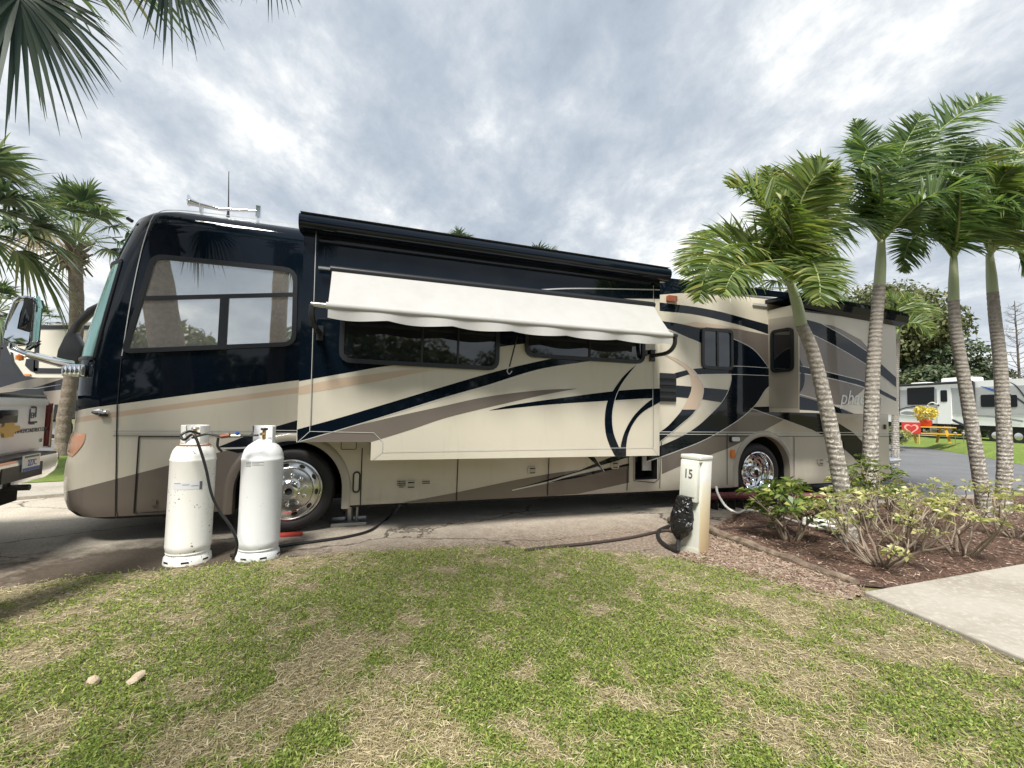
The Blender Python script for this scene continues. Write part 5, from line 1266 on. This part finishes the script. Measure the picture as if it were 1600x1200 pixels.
LEAF_OAK=leaf_mat('broad_leaf',[(0,(.045,.07,.03)),(.45,(.10,.12,.048)),(.8,(.17,.17,.07)),(1,(.29,.22,.11))],.5,.2,.4,var=.55)
LEAF_DK=leaf_mat('dark_broad_leaf',[(0,(.03,.055,.03)),(.5,(.065,.095,.045)),(.9,(.13,.145,.07)),(1,(.24,.20,.10))],.5,.2,.4,var=.7)
BARK=mat('grey_bark',(.11,.09,.075),.9,bump=(12,.6,.03))
def leaf_cloud(blobs,n,size,rg,flat=.6):
    """leaf quads spread through ellipsoid clumps: more toward their skin"""
    w=np.array([b[3]*b[4]*b[5] for b in blobs])**(2/3); w/=w.sum(); k=rg.choice(len(blobs),n,p=w); B=np.array(blobs)
    d=unit(rg.normal(0,1,(n,3))); r=rg.uniform(.55,1.05,n)**.5*(1+.10*np.sin(d[:,0]*7+d[:,2]*9)+.08*rg.normal(0,1,n))
    C=B[k,:3]+d*r[:,None]*B[k,3:6]
    N=unit(d*.7+rg.normal(0,.6,(n,3))+np.array([0,0,.35])); A=unit(np.cross(N,rg.normal(0,1,(n,3)))); Bv=np.cross(N,A)
    s=size*rg.uniform(.55,1.35,n)[:,None]
    V=np.stack([C-A*s,C-Bv*s*flat*.8+N*s*.15,C+A*s,C+Bv*s*flat*.8+N*s*.15],1).reshape(-1,3)
    return V,np.arange(4*n).reshape(-1,4)
def broad_tree(label,base,h,R_,seed,m,n=16000,size=.16,nb=26,cy=.62,squash=.75,cat='tree',group='broad trees beyond the road',trunk=True):
    rg=np.random.default_rng(seed); t=thing('broadleaf_tree',base,label,cat,0,group)
    blobs=[]
    for i in range(nb):
        d=unit(rg.normal(0,1,3)); d[2]=d[2]*.9+.1; rr=R_*rg.uniform(.25,.78)
        c=np.array([0,0,h*cy])+d*rr*np.array([1,1,(h*(1-cy))/R_*.95 if d[2]>0 else h*cy*.55/R_]); s=R_*rg.uniform(.2,.40)
        blobs.append((*c,s*1.1,s*1.1,s*squash))
    for i in range(7): a=i*.9+seed; blobs.append((R_*.62*math.cos(a),R_*.62*math.sin(a),h*.15,R_*.38,R_*.38,h*.19))
    V,F=leaf_cloud(blobs,n,size,rg); np_mesh('crown',V,F,[m],None,t)
    q=MB(); q.tube([(0,0,-.1),(.05,.02,h*.22),(0,.06,h*.45)],[R_*.07,R_*.055,R_*.04],BARK,10)
    for i in range(0,nb,2):
        b=blobs[i]; q.tube(cr([(0,.03,h*(.25+.15*(i%3)/3)),(b[0]*.5,b[1]*.5,(h*.4+b[2])*.5),(b[0],b[1],b[2])],3),[R_*.035,R_*.03,R_*.026,R_*.02,R_*.016,R_*.012,R_*.008],BARK,6)
    q.build('trunk',t,smooth=60); return t
def px_tree(px,ptop,Y,wpx,label,seed,m,**k):
    c=AT(px,ptop,Y); return broad_tree(label,Vector((c.x,c.y,0)),c.z,wpx/2*Y/FPX/1.02,seed,m,**k)
px_tree(1385,432,40,235,'big rounded olive-brown tree showing above the rear roof',41,LEAF_OAK,n=34000,size=.20,nb=44,cy=.6)
px_tree(1478,525,36,170,'dark bushy tree right of the tail, behind the white trailer',42,LEAF_DK,n=22000,size=.19,nb=34,cy=.5)
px_tree(1440,560,33,120,'low dense shrubby tree behind the left end of the trailer',43,LEAF_DK,n=14000,size=.17,cy=.5)
px_tree(1552,575,36,125,'small olive tree between the two right-hand palms',44,LEAF_OAK,n=14000,size=.17,cy=.55)
px_tree(1625,590,34,130,'dark bush over the trailer roof at the right edge',45,LEAF_DK,n=14000,size=.17,cy=.5)
px_tree(1330,560,44,200,'dark tree low behind the tail of the motorhome',46,LEAF_DK,n=16000,size=.2,cy=.5)
px_tree(1720,540,40,240,'tall dark tree past the right edge of the frame',49,LEAF_DK,n=14000,size=.22,cy=.5)
# bare spindly pine at the right edge
c=AT(1585,470,30); bz=Vector((c.x,c.y,0)); t=thing('bare_pine',bz,'bare spindly dead pine at the right edge, behind the trailer','tree'); rg=random.Random(8)
q=MB(); q.tube([(0,0,0),(.1,0,c.z*.5),(0,0,c.z)],[.10,.07,.02],BARK,7); q.build('trunk',t,smooth=60)
q=MB()
for i in range(46):
    z=c.z*(.38+.6*i/46); a=i*2.4; l=(1.9-1.4*i/46)*rg.uniform(.6,1.2); e=Vector((math.cos(a)*l,math.sin(a)*l,l*.35+rg.uniform(-.2,.3))); p=Vector((0,0,z))
    q.tube([p,p+e*.5+Vector((0,0,-.05)),p+e],[.022,.014,.006],BARK,4,cap=False)
    for j in range(6):
        s=.35+.11*j; pp=p+e*s; q.tube([pp,pp+Vector((rg.uniform(-.35,.35),rg.uniform(-.35,.35),rg.uniform(-.1,.35)))],[.010,.004],BARK,3,cap=False)
q.build('branches',t,smooth=0)
# hedge of trees behind the photographer: only mirrored in the windows and paint
for i,(x,y,h,r_,md) in enumerate(((-10,-16,7.5,4.2,LEAF_DK),(-3.5,-20,6,4.0,LEAF_OAK),(4,-17,7,4.5,LEAF_DK),(11,-21,8,5,LEAF_OAK),(19,-18,7,5,LEAF_DK),(-18,-14,8,5,LEAF_DK),(27,-14,8,5,LEAF_OAK),(-25,-5,9,5,LEAF_DK))):
    broad_tree(('dark','olive')[md is LEAF_OAK]+' tree across the back lane, seen only mirrored in the motorhome',Vector((x,y,0)),h,r_,60+i,md,n=6000,size=.30,nb=20,cy=.5,group='trees behind the photographer')

# ------------------------------------------------------------------ shrubs in the bed
VARIEG=leaf_mat('variegated_leaf',[(0,(.14,.18,.05)),(.35,(.25,.28,.09)),(.65,(.42,.42,.17)),(.88,(.56,.53,.28)),(1,(.62,.58,.38))],.35,.3,.5)
GREENL=leaf_mat('glossy_green_leaf',[(0,(.055,.10,.025)),(.5,(.11,.17,.04)),(.85,(.19,.24,.06)),(1,(.42,.40,.12))],.35,.3,.5)
TWIG=mat('grey_twig',(.30,.25,.19),.8,var=(8,.7,(.15,.11,.08)))
def shrub(label,base_px,nst,h,spread,m,seed,leafs=.07,lean=(0,0),den=8,mats2=None,fill=1.0,offx=0):
    b=G(*base_px,.0); t=thing('shrub',b,label,'shrub',0,'shrubs in the mulch bed'); rg=random.Random(seed); nr=np.random.default_rng(seed)
    q=MB(); tips=[]
    def grow(p,d,l,r,dep):
        n=3; pts=[p]; cur=p; dd=d.copy()
        for i in range(n):
            dd=(dd+Vector((rg.uniform(-.28,.28),rg.uniform(-.28,.28),rg.uniform(-.12,.26)))).normalized(); cur=cur+dd*(l/n); 
            if cur.z<.05: cur.z=.05
            pts.append(cur)
        q.tube(pts,[r,r*.9,r*.8,r*.68],TWIG,5,cap=False)
        if dep==0: tips.append((cur,dd)); return
        if dep==1 and rg.random()<.5: tips.append((pts[2],dd))
        for k in range(rg.choice((2,2,3))):
            a=Vector((rg.uniform(-1,1),rg.uniform(-1,1),rg.uniform(-.15,.9))).normalized(); grow(cur,(dd*.9+a*.75).normalized(),l*rg.uniform(.55,.85),r*.66,dep-1)
    for i in range(nst):
        a=2*math.pi*i/nst+rg.uniform(-.4,.4); d=Vector((math.cos(a)*spread+lean[0],math.sin(a)*spread+lean[1],.75+rg.uniform(-.2,.3))).normalized()
        grow(Vector((.07*math.cos(a),.07*math.sin(a),0)),d,h*rg.uniform(.40,.58),.014,2)
    q.build('stems',t,smooth=60)
    VV=[];FF=[];off=0
    for (p,d) in tips:
        if rg.random()>fill: continue
        for c in range(2):
            pc=np.array(p)+nr.normal(0,.045,3); n=den
            a=np.linspace(0,2*np.pi,n,endpoint=False)+nr.uniform(0,1); dv=np.array(d)*.5+np.array([0,0,.5]); u_=unit(np.cross(dv,[.3,.8,.1])); w_=unit(np.cross(dv,u_))
            D=unit(np.cos(a)[:,None]*u_+np.sin(a)[:,None]*w_+unit(dv)*nr.uniform(.1,.9,n)[:,None]); Sd=unit(np.cross(D,unit(dv)+nr.normal(0,.3,(n,3))))
            l=leafs*nr.uniform(.7,1.35,n); wd=l*.42
            P0=pc+D*(l*.25)[:,None]
            V=np.stack([P0,P0+D*(l*.5)[:,None]+Sd*wd[:,None]*.5+[0,0,.004],P0+D*l[:,None]-np.array([0,0,.25])*l[:,None],P0+D*(l*.5)[:,None]-Sd*wd[:,None]*.5],1).reshape(-1,3)
            VV.append(V);FF.append(np.arange(4*n).reshape(-1,4)+off);off+=len(V)
    np_mesh('foliage',np.concatenate(VV),np.concatenate(FF),[m],None,t)
    return t
shrub('green glossy-leaved shrub at the left end of the mulch bed',(1236,846),9,.62,.40,GREENL,71,.095,den=8)
shrub('yellow variegated shrub in front of the leaning palm, bare crossing stems',(1372,884),12,.68,1.1,VARIEG,72,.066,lean=(-.15,.1),fill=.44)
shrub('yellow variegated shrub right of the bed centre with a low leafy sprig',(1425,862),9,.66,1.0,VARIEG,73,.066,lean=(.1,.1),fill=.42)
shrub('sparse leggy shrub near the concrete walk, leaves only at its tips',(1500,868),8,.70,.9,VARIEG,74,.065,lean=(-.1,.1),fill=.4)
shrub('pale green shrub cut by the right edge of the bed',(1588,842),9,.72,.8,VARIEG,75,.066,fill=.55)
shrub('small green shrub between the two left palms',(1352,826),7,.75,.5,GREENL,76,.08,fill=.8)
shrub('yellowish shrub behind the bare stems, below the tall palm',(1420,822),8,.62,.9,VARIEG,77,.066,fill=.55)
# ------------------------------------------------------------------ trailers and the picnic spot
SIDING=mat('grey_siding',(.62,.63,.65),.45,coat=.3); SIDEW=mat('white_siding',(.84,.85,.86),.4,coat=.4)
DGLASS=mat('dark_window',(.01,.012,.015),.25,spec=.2); GREYL=mat('grey_stripe',(.26,.27,.29),.5); DKPANEL=mat('charcoal_panel',(.03,.032,.04),.4)
def trailer_frame(p0,p1):
    d=(p1-p0); d.z=0; d.normalize(); M=Matrix.Identity(4); n=Vector((-d.y,d.x,0))
    for i in range(3): M[i][0]=d[i]; M[i][1]=n[i]; M[i][3]=(p0)[i]
    return M
# white travel trailer at the right (x along the side from its far left end to the right, y away from us)
z0=.35; pA=Vector((23.6,28.6,z0)); pB=Vector((24.6,17.0,z0))
TT=thing('travel_trailer',pA,'white and grey ribbed travel trailer beyond the road at the right','travel trailer')
M=trailer_frame(pA,pB); TT.matrix_world=M
def lt(px,py):
    d=ray(px,py); o=Vector((0,0,CAM_H)); n=Vector((M[0][1],M[1][1],0)); t=(pA-o).dot(n)/d.dot(n); p=M.inverted()@(o+d*t); return (p.x,p.z)
Lt=(pB-pA).length+3; zr=lt(1494,597)[1]; zf=lt(1468,661)[1]; 
q=MB(); q.prism(rounded([(-.2,zf),(Lt,zf-.15),(Lt+.6,zf+.6),(Lt+.2,zr),(-.2,zr)],[.05,.1,.5,.4,.1]),0,2.4,SIDEW); q.build('wall',TT)
q=MB(); k=26; za=lt(1500,648)[1]; zb_=lt(1500,606)[1]
for i in range(k):
    z=za+(zb_-za)*i/k; h=(zb_-za)/k; P=[(-.18,z),(Lt,z),(Lt,z+h*.62),(-.18,z+h*.62)]; q.prism(P,-.03,-.001,SIDING)
    q.prism([(-.18,z+h*.62),(Lt,z+h*.62),(Lt,z+h),(-.18,z+h)],-.012,-.001,GREYL)
q.build('siding',TT,smooth=0)
def tbox(name,x0,y0,x1,y1,m,d0=-.05,d1=-.002,r=.06,par=None):
    a=lt(x0,y1); b=lt(x1,y0); q=MB(); q.prism(rrect(a[0],a[1],b[0],b[1],min(r,(b[1]-a[1])*.3)),d0,d1,m); return q.build(name,par or TT,smooth=0)
tbox('window',1419,604.5,1460,632.5,DGLASS); dr=tbox('door',1467,604,1487,662,SIDEW,-.07); tbox('window',1472,609.5,1481.5,628,DGLASS,-.09,-.06,par=dr)
tbox('handle',1467.6,632,1469.5,634.5,TRIM,-.12,-.07,par=dr)
tbox('window',1534,616.5,1556,636,DGLASS); tbox('window',1575,617,1590,636,DGLASS)
tbox('awning_arm',1402,601,1405.5,648,TRIM,-.09,-.03); tbox('awning_arm',1518,596,1524,652,DKPANEL,-.12,-.03)
q=MB(); a=lt(1400,600.5); b=lt(1522,596); q.tube([(a[0],-.10,(a[1]+b[1])/2-.06),(b[0],-.10,(a[1]+b[1])/2-.06)],.07,TRIM,10); q.build('awning_roll',TT)
q=MB(); a=lt(1455,600); b=lt(1490,588); q.box(((a[0]+b[0])/2,1.2,zr+.16),(b[0]-a[0]+.3,.9,.32),WHITEPL); q.build('roof_unit',TT,bevel=.08)
q=MB(); a=lt(1420,600); q.box((a[0],.9,zr+.07),(.9,.6,.16),WHITEPL); q.build('roof_vent',TT,bevel=.04)
BLUE=mat('blue_swoosh',(.03,.12,.40),.4)
q=MB()
def sw(u,l,m,y):
    U_=[lt(p.x,p.y) for p in cr([(*p,0) for p in u],6)]; L_=[lt(p.x,p.y) for p in cr([(*p,0) for p in l],6)]; q.flat([Vector((p[0],y,p[1])) for p in U_+L_[::-1]],m,Vector((0,-1,0)))
sw([(1533,603),(1550,607),(1565,612)],[(1533,603.4),(1548,610),(1565,615)],BLUE,-.04)
sw([(1578,596),(1590,603),(1602,618)],[(1578,597),(1589,605),(1602,622)],DKPANEL,-.04)
sw([(1578,615),(1592,622),(1610,634)],[(1578,616.5),(1592,625),(1610,638)],DKPANEL,-.04)
sw([(1397,643),(1420,635.5),(1445,636),(1475,648),(1510,664)],[(1397,644),(1420,637),(1445,638),(1473,650.5),(1508,667)],DKPANEL,-.045)
sw([(1404,645),(1415,640),(1435,640),(1448,646)],[(1404,647),(1415,649),(1435,650),(1448,649)],SIDEW,-.047)
sw([(1408,645),(1417,642.5),(1430,644)],[(1408,646),(1417,648),(1430,648)],GREYL,-.05)
sw([(1526,648),(1560,651),(1600,657)],[(1526,649.5),(1560,653.5),(1600,660)],GREYL,-.047)
q.build('swoosh',TT,smooth=0)
q=MB(); q.box2((.2,.05,zf-.30),(Lt-.2,2.3,zf-.001),CAVE); q.build('underframe',TT)
for x in (Lt*.42,Lt*.42+.95):
    w_=bpy.data.objects.new('wheel',None); COL.objects.link(w_); w_.parent=TT; w_.location=(x,.12,.34); T=Matrix.Rotation(R(90),4,'X'); q=MB(); q.lathe([(.18,.02),(.32,.03),(.345,.0),(.345,-.16),(.18,-.2)],BLACK,24,T); q.build('tyre',w_); q=MB(); q.lathe([(.18,.02),(.12,.03),(0,.03)],ALU,18,T); q.build('rim',w_)
for x in (.6,Lt-.9):
    q=MB(); q.tube([(x,.3,-.1),(x,.3,zf-.2)],.05,STEEL,8); q.box((x,.3,.02),(.3,.3,.04),STEEL); q.build('stabilizer',TT)
q=MB(); a=lt(1462,640); b=lt(1455,630)
for s_ in (0,):
    q.tube(cr([(*[lt(1455,640)[0]],-.08,lt(1455,640)[1]),(lt(1456,633)[0],-.25,lt(1456,633)[1]),(lt(1463,629)[0],-.25,lt(1463,629)[1]),(lt(1466,632)[0],-.08,lt(1466,632)[1])],5),.03,WHITEPL,8)
q.build('grab_rail',TT)
q=MB(); a=lt(1477,664)
for k_ in range(2): q.box((a[0],-.25-.25*k_,a[1]-.25-.25*k_),(.8,.28,.04),STEEL)
q.box((a[0]-.38,-.3,a[1]-.3),(.03,.4,.5),STEEL); q.box((a[0]+.38,-.3,a[1]-.3),(.03,.4,.5),STEEL); q.build('entry_step',TT)
# pale pad it stands on
q=MB(); P=[M@Vector(p) for p in ((-1,-1.3,.02),(Lt+3,-1.3,.02),(Lt+3,4,.02),(-1,4,.02))]; q.add(P,[(0,1,2,3)],M_CONC); tag(q.build('trailer_pad',smooth=0),kind='structure')
# picnic table
YEL=mat('yellow_paint',(.62,.36,.03),.5,var=(6,.4,(.50,.29,.04))); Yt=21.5; c=AT(1448,691,Yt); 
PT=thing('picnic_table',Vector((c.x,c.y,.33)),'yellow wooden picnic table on the grass in front of the white trailer','picnic table',R(-22))
q=MB(); 
for k in range(5): q.box((0,-.32+.16*k,.74),(1.9,.145,.045),YEL)
q.build('tabletop',PT)
for s_ in (-1,1):
    q=MB(); q.box((0,.68*s_-.07,.44),(1.9,.13,.045),YEL); q.box((0,.68*s_+.07,.44),(1.9,.13,.045),YEL); q.build('bench',PT)
for s_ in (-1,1):
    for e_ in (-1,1):
        q=MB(); q.tube([(.62*s_,.62*e_,0),(.62*s_,.22*e_,.72)],.055,YEL,4); q.build('leg',PT,smooth=0)
    q=MB(); q.box((.67*s_,0,.40),(.045,1.5,.10),YEL); q.build('brace',PT)
# red sign with a heart, flower pot, plants
RED=mat('red_sign',(.42,.03,.025),.5); PINK=mat('pink_heart',(.75,.35,.30),.5)
c=AT(1424,676,21.0); sg=thing('heart_sign',Vector((c.x,c.y,.33)),'small red sign with a pale heart outline leaning by the yellow table','sign',R(-28))
q=MB(); q.prism([(-.34,.42),(.34,.42),(.34,.95),(-.34,.95)],0,.03,RED); 
hp=[(0.26*math.sin(t_)**3,.66+.016*(13*math.cos(t_)-5*math.cos(2*t_)-2*math.cos(3*t_)-math.cos(4*t_))) for t_ in np.linspace(0,2*math.pi,36,endpoint=False)]
hp=[(p[0]*1.0,p[1]) for p in hp]; q.prism(hp,-.012,-.001,PINK); q.prism([(p[0]*.72,.66+(p[1]-.66)*.72) for p in hp],-.018,-.013,RED); q.build('board',sg,smooth=0)
q=MB(); q.box((-.28,.02,.2),(.04,.03,.5),YEL); q.build('post',sg); q=MB(); q.box((.28,.02,.2),(.04,.03,.5),YEL); q.build('post',sg)
c=AT(1447,666,21.5); fp=thing('flower_pot',PT.location+Vector((0,0,.765)),'round red pot of yellow flowers standing on the picnic table','flower pot')
q=MB(); q.lathe([(0,0),(.16,0),(.22,.12),(.23,.26),(.19,.30),(.17,.28),(0,.26)],mat('red_pot',(.50,.04,.02),.4),20); q.build('pot',fp)
V,F=leaf_cloud([(0,0,.62,.42,.42,.34),(-.25,.0,.75,.25,.25,.2),(.28,0,.7,.25,.25,.22)],700,.07,np.random.default_rng(3)); np_mesh('flowers',V,F,[leaf_mat('yellow_petals',[(0,(.30,.32,.05)),(.4,(.65,.50,.06)),(1,(.75,.66,.25))],.5,.3)],None,fp)
def bush(px,py,Y,r_,lab,m,seed,z=.3,n=1500,size=.05):
    c=AT(px,py,Y); t=thing('bush',Vector((c.x,c.y,z)),lab,'bush',0,'bushes beyond the tail'); rg=np.random.default_rng(seed)
    bl=[(*(rg.uniform(-.5,.5,2)*r_),r_*rg.uniform(.4,1.1),r_*.5,r_*.5,r_*.4) for _ in range(8)]; V,F=leaf_cloud(bl,n,size,rg); np_mesh('foliage',V,F,[m],None,t)
    q=MB(); 
    for b in bl[:5]: q.tube([(0,0,-.05),(b[0],b[1],b[2])],[.02,.01],BARK,4)
    q.build('stems',t)
bush(1402,680,20.5,.55,'yellow-green croton bush right behind the tail of the motorhome',VARIEG,5)
bush(1395,688,20.0,.45,'low dark bush at the foot of the tail, left of the sign',LEAF_DK,6)
SOLAR=mat('solar_light',(.35,.35,.36),.4)
for i,(px,lab) in enumerate(((1493,'thin solar garden light left of the dark palm trunk, by the trailer'),(1506,'thin solar garden light nearest the dark palm trunk'))):
    c=AT(px,693,20.5); t=thing('solar_light',Vector((c.x,c.y,.33)),lab,'garden light',0,'solar lights on the far lawn'); q=MB(); q.tube([(0,0,0),(0,0,.42)],.012,STEEL,6); q.build('stake',t); q=MB(); q.lathe([(.02,.40),(.055,.46),(.07,.52),(.0,.56)],SOLAR,12); q.build('lamp_head',t)
# white cabin car half seen at the far right is part of no view; left side: fifth-wheel trailer and a dark coach
CREAM2=mat('cream_gelcoat',(.66,.62,.55),.35,coat=.6)
Yl=12.8
def plx(px,py,Y=Yl): p=AT(px,py,Y); return (p.x,p.z)
FW=thing('fifth_wheel_trailer',Vector((AT(60,600,Yl).x,Yl,0)),'cream fifth-wheel trailer with dark borders, its nose behind the chrome mirror','trailer'); ox=FW.location.x
def P2(*l): return [(plx(*p)[0]-ox,plx(*p)[1]) for p in l]
q=MB(); q.prism(rounded(P2((10,541),(24,541),(58,541),(58,510),(115,503),(420,510),(420,590),(115,590),(60,590),(33,588)),[.05,.05,.02,.08,.3,.1,.1,.1,.1,.25]),0,2.4,CREAM2)
q.prism(P2((150,588),(420,588),(420,640),(150,640)),0.05,2.35,CREAM2); q.build('body',FW)
q=MB(); 
for l in (P2((57,512),(63,511),(60,580),(53,580)),P2((60,514),(420,517),(420,511),(60,508)),P2((55,575),(420,580),(420,586),(55,583)),P2((42,561),(56,560),(56,582),(48,579),(40,571)),P2((17,548),(20,548),(23,565),(38,587),(32,587),(20,570))): q.prism(l,-.02,-.001,DKPANEL)
q.box((P2((45,586))[0][0],-.03,P2((45,586))[0][1]),(.16,.03,.05),AMBER); q.build('trim_band',FW,smooth=0)
q=MB(); 
for x in (4.2,5.1): q.lathe([(.2,.0),(.38,.0),(.4,-.04),(.4,-.2),(.2,-.2)],BLACK,24,Matrix.Translation((x,.1,.4))@Matrix.Rotation(R(90),4,'X'))
q.build('tyres' if False else 'axle_set',FW)
# dark coach behind it
Yc=17.0; DC=thing('dark_coach',Vector((AT(40,620,Yc).x,Yc,0)),'dark coach with beige swooshes behind the fifth-wheel trailer at far left','motorhome'); ox2=DC.location.x
def P4(*l): return [(AT(*p,Yc).x-ox2,AT(*p,Yc).z) for p in l]
DARKC=mat('black_coach_paint',(.012,.014,.022),.25,coat=.8); BEIG=mat('beige_coach_paint',(.36,.31,.26),.35,coat=.6)
q=MB(); q.prism(rounded(P4((-260,505),(-6,505),(22,520),(115,590),(118,640),(112,655),(-260,660)),[.1,.2,.3,.5,.1,.1,.1]),0,2.5,DARKC); q.build('body',DC)
q=MB(); q.prism(P4((-260,600),(0,606),(34,596),(62,590),(105,590),(60,604),(20,612),(-60,620),(-260,622)),-.02,-.001,BEIG); q.prism(P4((68,612),(116,607),(117,632),(80,632)),-.02,-.001,BEIG); q.prism(P4((-260,644),(60,640),(60,652),(-260,655)),-.02,-.001,BEIG)
q.flat([Vector((p[0],-.024,p[1])) for p in P4((0,608),(60,606),(100,600),(60,607.5))],PINS,Vector((0,-1,0))); q.build('swoosh',DC,smooth=0)
q=MB(); q.prism(rounded(P4((-120,515),(-20,515),(5,545),(-120,560)),.1),-.03,-.002,WGLASS); q.build('window',DC,smooth=0)
for px in (85,-150):
    x,z=P4((px,650))[0]; w_=bpy.data.objects.new('wheel',None); COL.objects.link(w_); w_.parent=DC; w_.location=(x,.1,.45); q=MB(); q.lathe([(.25,.02),(.43,.02),(.45,-.03),(.45,-.2),(.25,-.25)],BLACK,24,Matrix.Rotation(R(90),4,'X')); q.build('tyre',w_); q=MB(); q.lathe([(.25,.02),(.1,.0),(0,.0)],ALU,18,Matrix.Rotation(R(90),4,'X')); q.build('rim',w_)
# ------------------------------------------------------------------ grass: blades, straw and small clover leaves
GREEN_B=leaf_mat('green_blade',[(0,(.11,.165,.03)),(.5,(.205,.275,.055)),(.85,(.32,.37,.10)),(1,(.47,.44,.18))],.6,.3,.25)
STRAW_B=leaf_mat('straw_blade',[(0,(.23,.185,.10)),(.5,(.41,.35,.205)),(.85,(.55,.485,.315)),(1,(.63,.57,.41))],.75,.2,.2)
CLOVER=leaf_mat('clover_leaf',[(0,(.095,.155,.03)),(.5,(.185,.26,.052)),(.9,(.30,.36,.09)),(1,(.41,.42,.14))],.5,.3,.3)
def vnoise(x,y,s,seed):
    rg=np.random.default_rng(seed); g=rg.random((64,64)); X=x/s+100.3; Y_=y/s+100.7; i=np.floor(X).astype(int); j=np.floor(Y_).astype(int); fx=X-i; fy=Y_-j; fx=fx*fx*(3-2*fx); fy=fy*fy*(3-2*fy)
    f=lambda a,b: g[a%64,b%64]
    return (f(i,j)*(1-fx)+f(i+1,j)*fx)*(1-fy)+(f(i,j+1)*(1-fx)+f(i+1,j+1)*fx)*fy
def fbm(x,y,s,seed): return .5*vnoise(x,y,s,seed)+.3*vnoise(x,y,s*.45,seed+1)+.2*vnoise(x,y,s*.2,seed+2)
def inside(poly,x,y):
    r=np.zeros(len(x),bool); n=len(poly); j=n-1
    for i in range(n):
        xi,yi=poly[i];xj,yj=poly[j]; c=((yi>y)!=(yj>y))&(x<(xj-xi)*(y-yi)/((yj-yi) if yj!=yi else 1e-9)+xi); r^=c; j=i
    return r
g=np.random.default_rng(99)
def scatter(n,r0,r1,a0=-80,a1=80):
    """even in angle, thinning with distance"""
    u=g.random(n); r=r0*(r1/r0)**u; a=np.radians(g.uniform(a0,a1,n)); x=r*np.sin(a); y=r*np.cos(a)
    jx=x+g.normal(0,.06,n); jy=y+g.normal(0,.06,n); k=inside(LAWN,jx,jy); return x[k],y[k]
def green_field(x,y): 
    f=.5+(fbm(x,y,.85,5)-.5)*.50+(fbm(x,y,.26,15)-.5)*.72+(vnoise(x,y,.09,25)-.5)*.22
    c=np.exp(-((x-.0)**2/2.2+(y-3.6)**2/2.6))*.06
    rim=np.exp(-((np.hypot(x+.3,y-1.0)-3.7)**2)/.35)*.06
    return f+.042+c+rim-.03*np.maximum(0,x-1.2)-.03*np.maximum(0,-x-2.2)
def blades(n,green):
    x,y=scatter(n,1.5,7.0)
    f=green_field(x,y); th=.505+g.normal(0,.075,len(x)); k=(f>th) if green else (f<th+.03)
    f=f[k]; x,y=x[k],y[k]; m_=len(x); d=np.hypot(x,y)
    P0=np.stack([x,y,np.full(m_,.008)+.02*np.clip((f-.47)*4.5,0,1)*g.random(m_)],1); az=g.uniform(0,2*np.pi,m_)
    if green:
        el=np.abs(g.normal(.75,.35,m_)).clip(.15,1.5); l=g.uniform(.018,.05,m_)*(1+.7*(g.random(m_)<.12)); w=g.uniform(.0028,.0055,m_)*(1+.12*d)
    else:
        el=np.abs(g.normal(.18,.22,m_)).clip(.02,1.3); l=g.uniform(.02,.06,m_); w=g.uniform(.0016,.0034,m_)*(1+.14*d); P0[:,2]+=g.uniform(0,.018,m_)
    D=np.stack([np.cos(az)*np.cos(el),np.sin(az)*np.cos(el),np.sin(el)],1); S=unit(np.cross(D,np.array([0,0,1.])+g.normal(0,.5,(m_,3))))
    return strips(P0,D,S,l,w,.45 if green else .12,2)
def clover(n):
    x,y=scatter(n,1.5,7.0); f=green_field(x,y); k=f>.53+g.normal(0,.06,len(x)); f=f[k]; x,y=x[k],y[k]; m_=len(x); d=np.hypot(x,y)
    C=np.stack([x,y,g.uniform(.012,.035,m_)+.02*np.clip((f-.5)*4.5,0,1)*g.random(m_)],1); N=unit(np.array([0,0,1.])+g.normal(0,.45,(m_,3))); A=unit(np.cross(N,g.normal(0,1,(m_,3)))); B=np.cross(N,A)
    s=(g.uniform(.0035,.008,m_)*(1+.07*d))[:,None]
    V=np.stack([C-A*s,C-B*s*.7,C+A*s,C+B*s*.7],1).reshape(-1,3); return V,np.arange(4*m_).reshape(-1,4)
def stuff(name,VF,m,label): 
    o=np_mesh(name,VF[0],VF[1],[m]); tag(o,label,'grass',None,'stuff'); return o
stuff('grass',blades(420000,True),GREEN_B,'short green grass growing in patches over the lawn')
stuff('dry_grass',blades(330000,False),STRAW_B,'dry straw coloured grass lying flat between the green patches')
stuff('clover',clover(190000),CLOVER,'small leafy green weeds spreading through the lawn')
# wood chips and dead leaves loose on the mulch and sand
CHIP=leaf_mat('bark_chip',[(0,(.07,.042,.03)),(.45,(.18,.105,.078)),(.8,(.28,.195,.155)),(1,(.48,.40,.32))],.85,.0,.2)
LITTER=leaf_mat('dry_litter',[(0,(.10,.06,.04)),(.5,(.22,.14,.10)),(1,(.46,.37,.29))],.85,.0,.2)
def chips(poly,n,s0,s1,zz):
    xs=[p[0] for p in poly]; ys=[p[1] for p in poly]; x=g.uniform(min(xs),max(xs),n); y=g.uniform(min(ys),max(ys),n); k=inside(poly,x,y); x,y=x[k],y[k]; m_=len(x)
    P0=np.stack([x,y,np.full(m_,zz)+g.uniform(0,.012,m_)],1); az=g.uniform(0,2*np.pi,m_); el=g.normal(.05,.2,m_); D=np.stack([np.cos(az)*np.cos(el),np.sin(az)*np.cos(el),np.sin(el)],1); S=unit(np.cross(D,np.array([0,0,1.])+g.normal(0,.35,(m_,3))))
    return strips(P0,D,S,g.uniform(s0,s1,m_),g.uniform(.006,.018,m_),.0,1)
o=stuff('mulch',chips(BED,60000,.02,.075,.018),CHIP,'red brown bark chips covering the planting bed'); o['category']='mulch'
o=stuff('leaf_litter',chips(SAND,7000,.015,.06,.016),LITTER,'dry leaf litter and twigs on the sandy strip by the post'); o['category']='leaf litter'
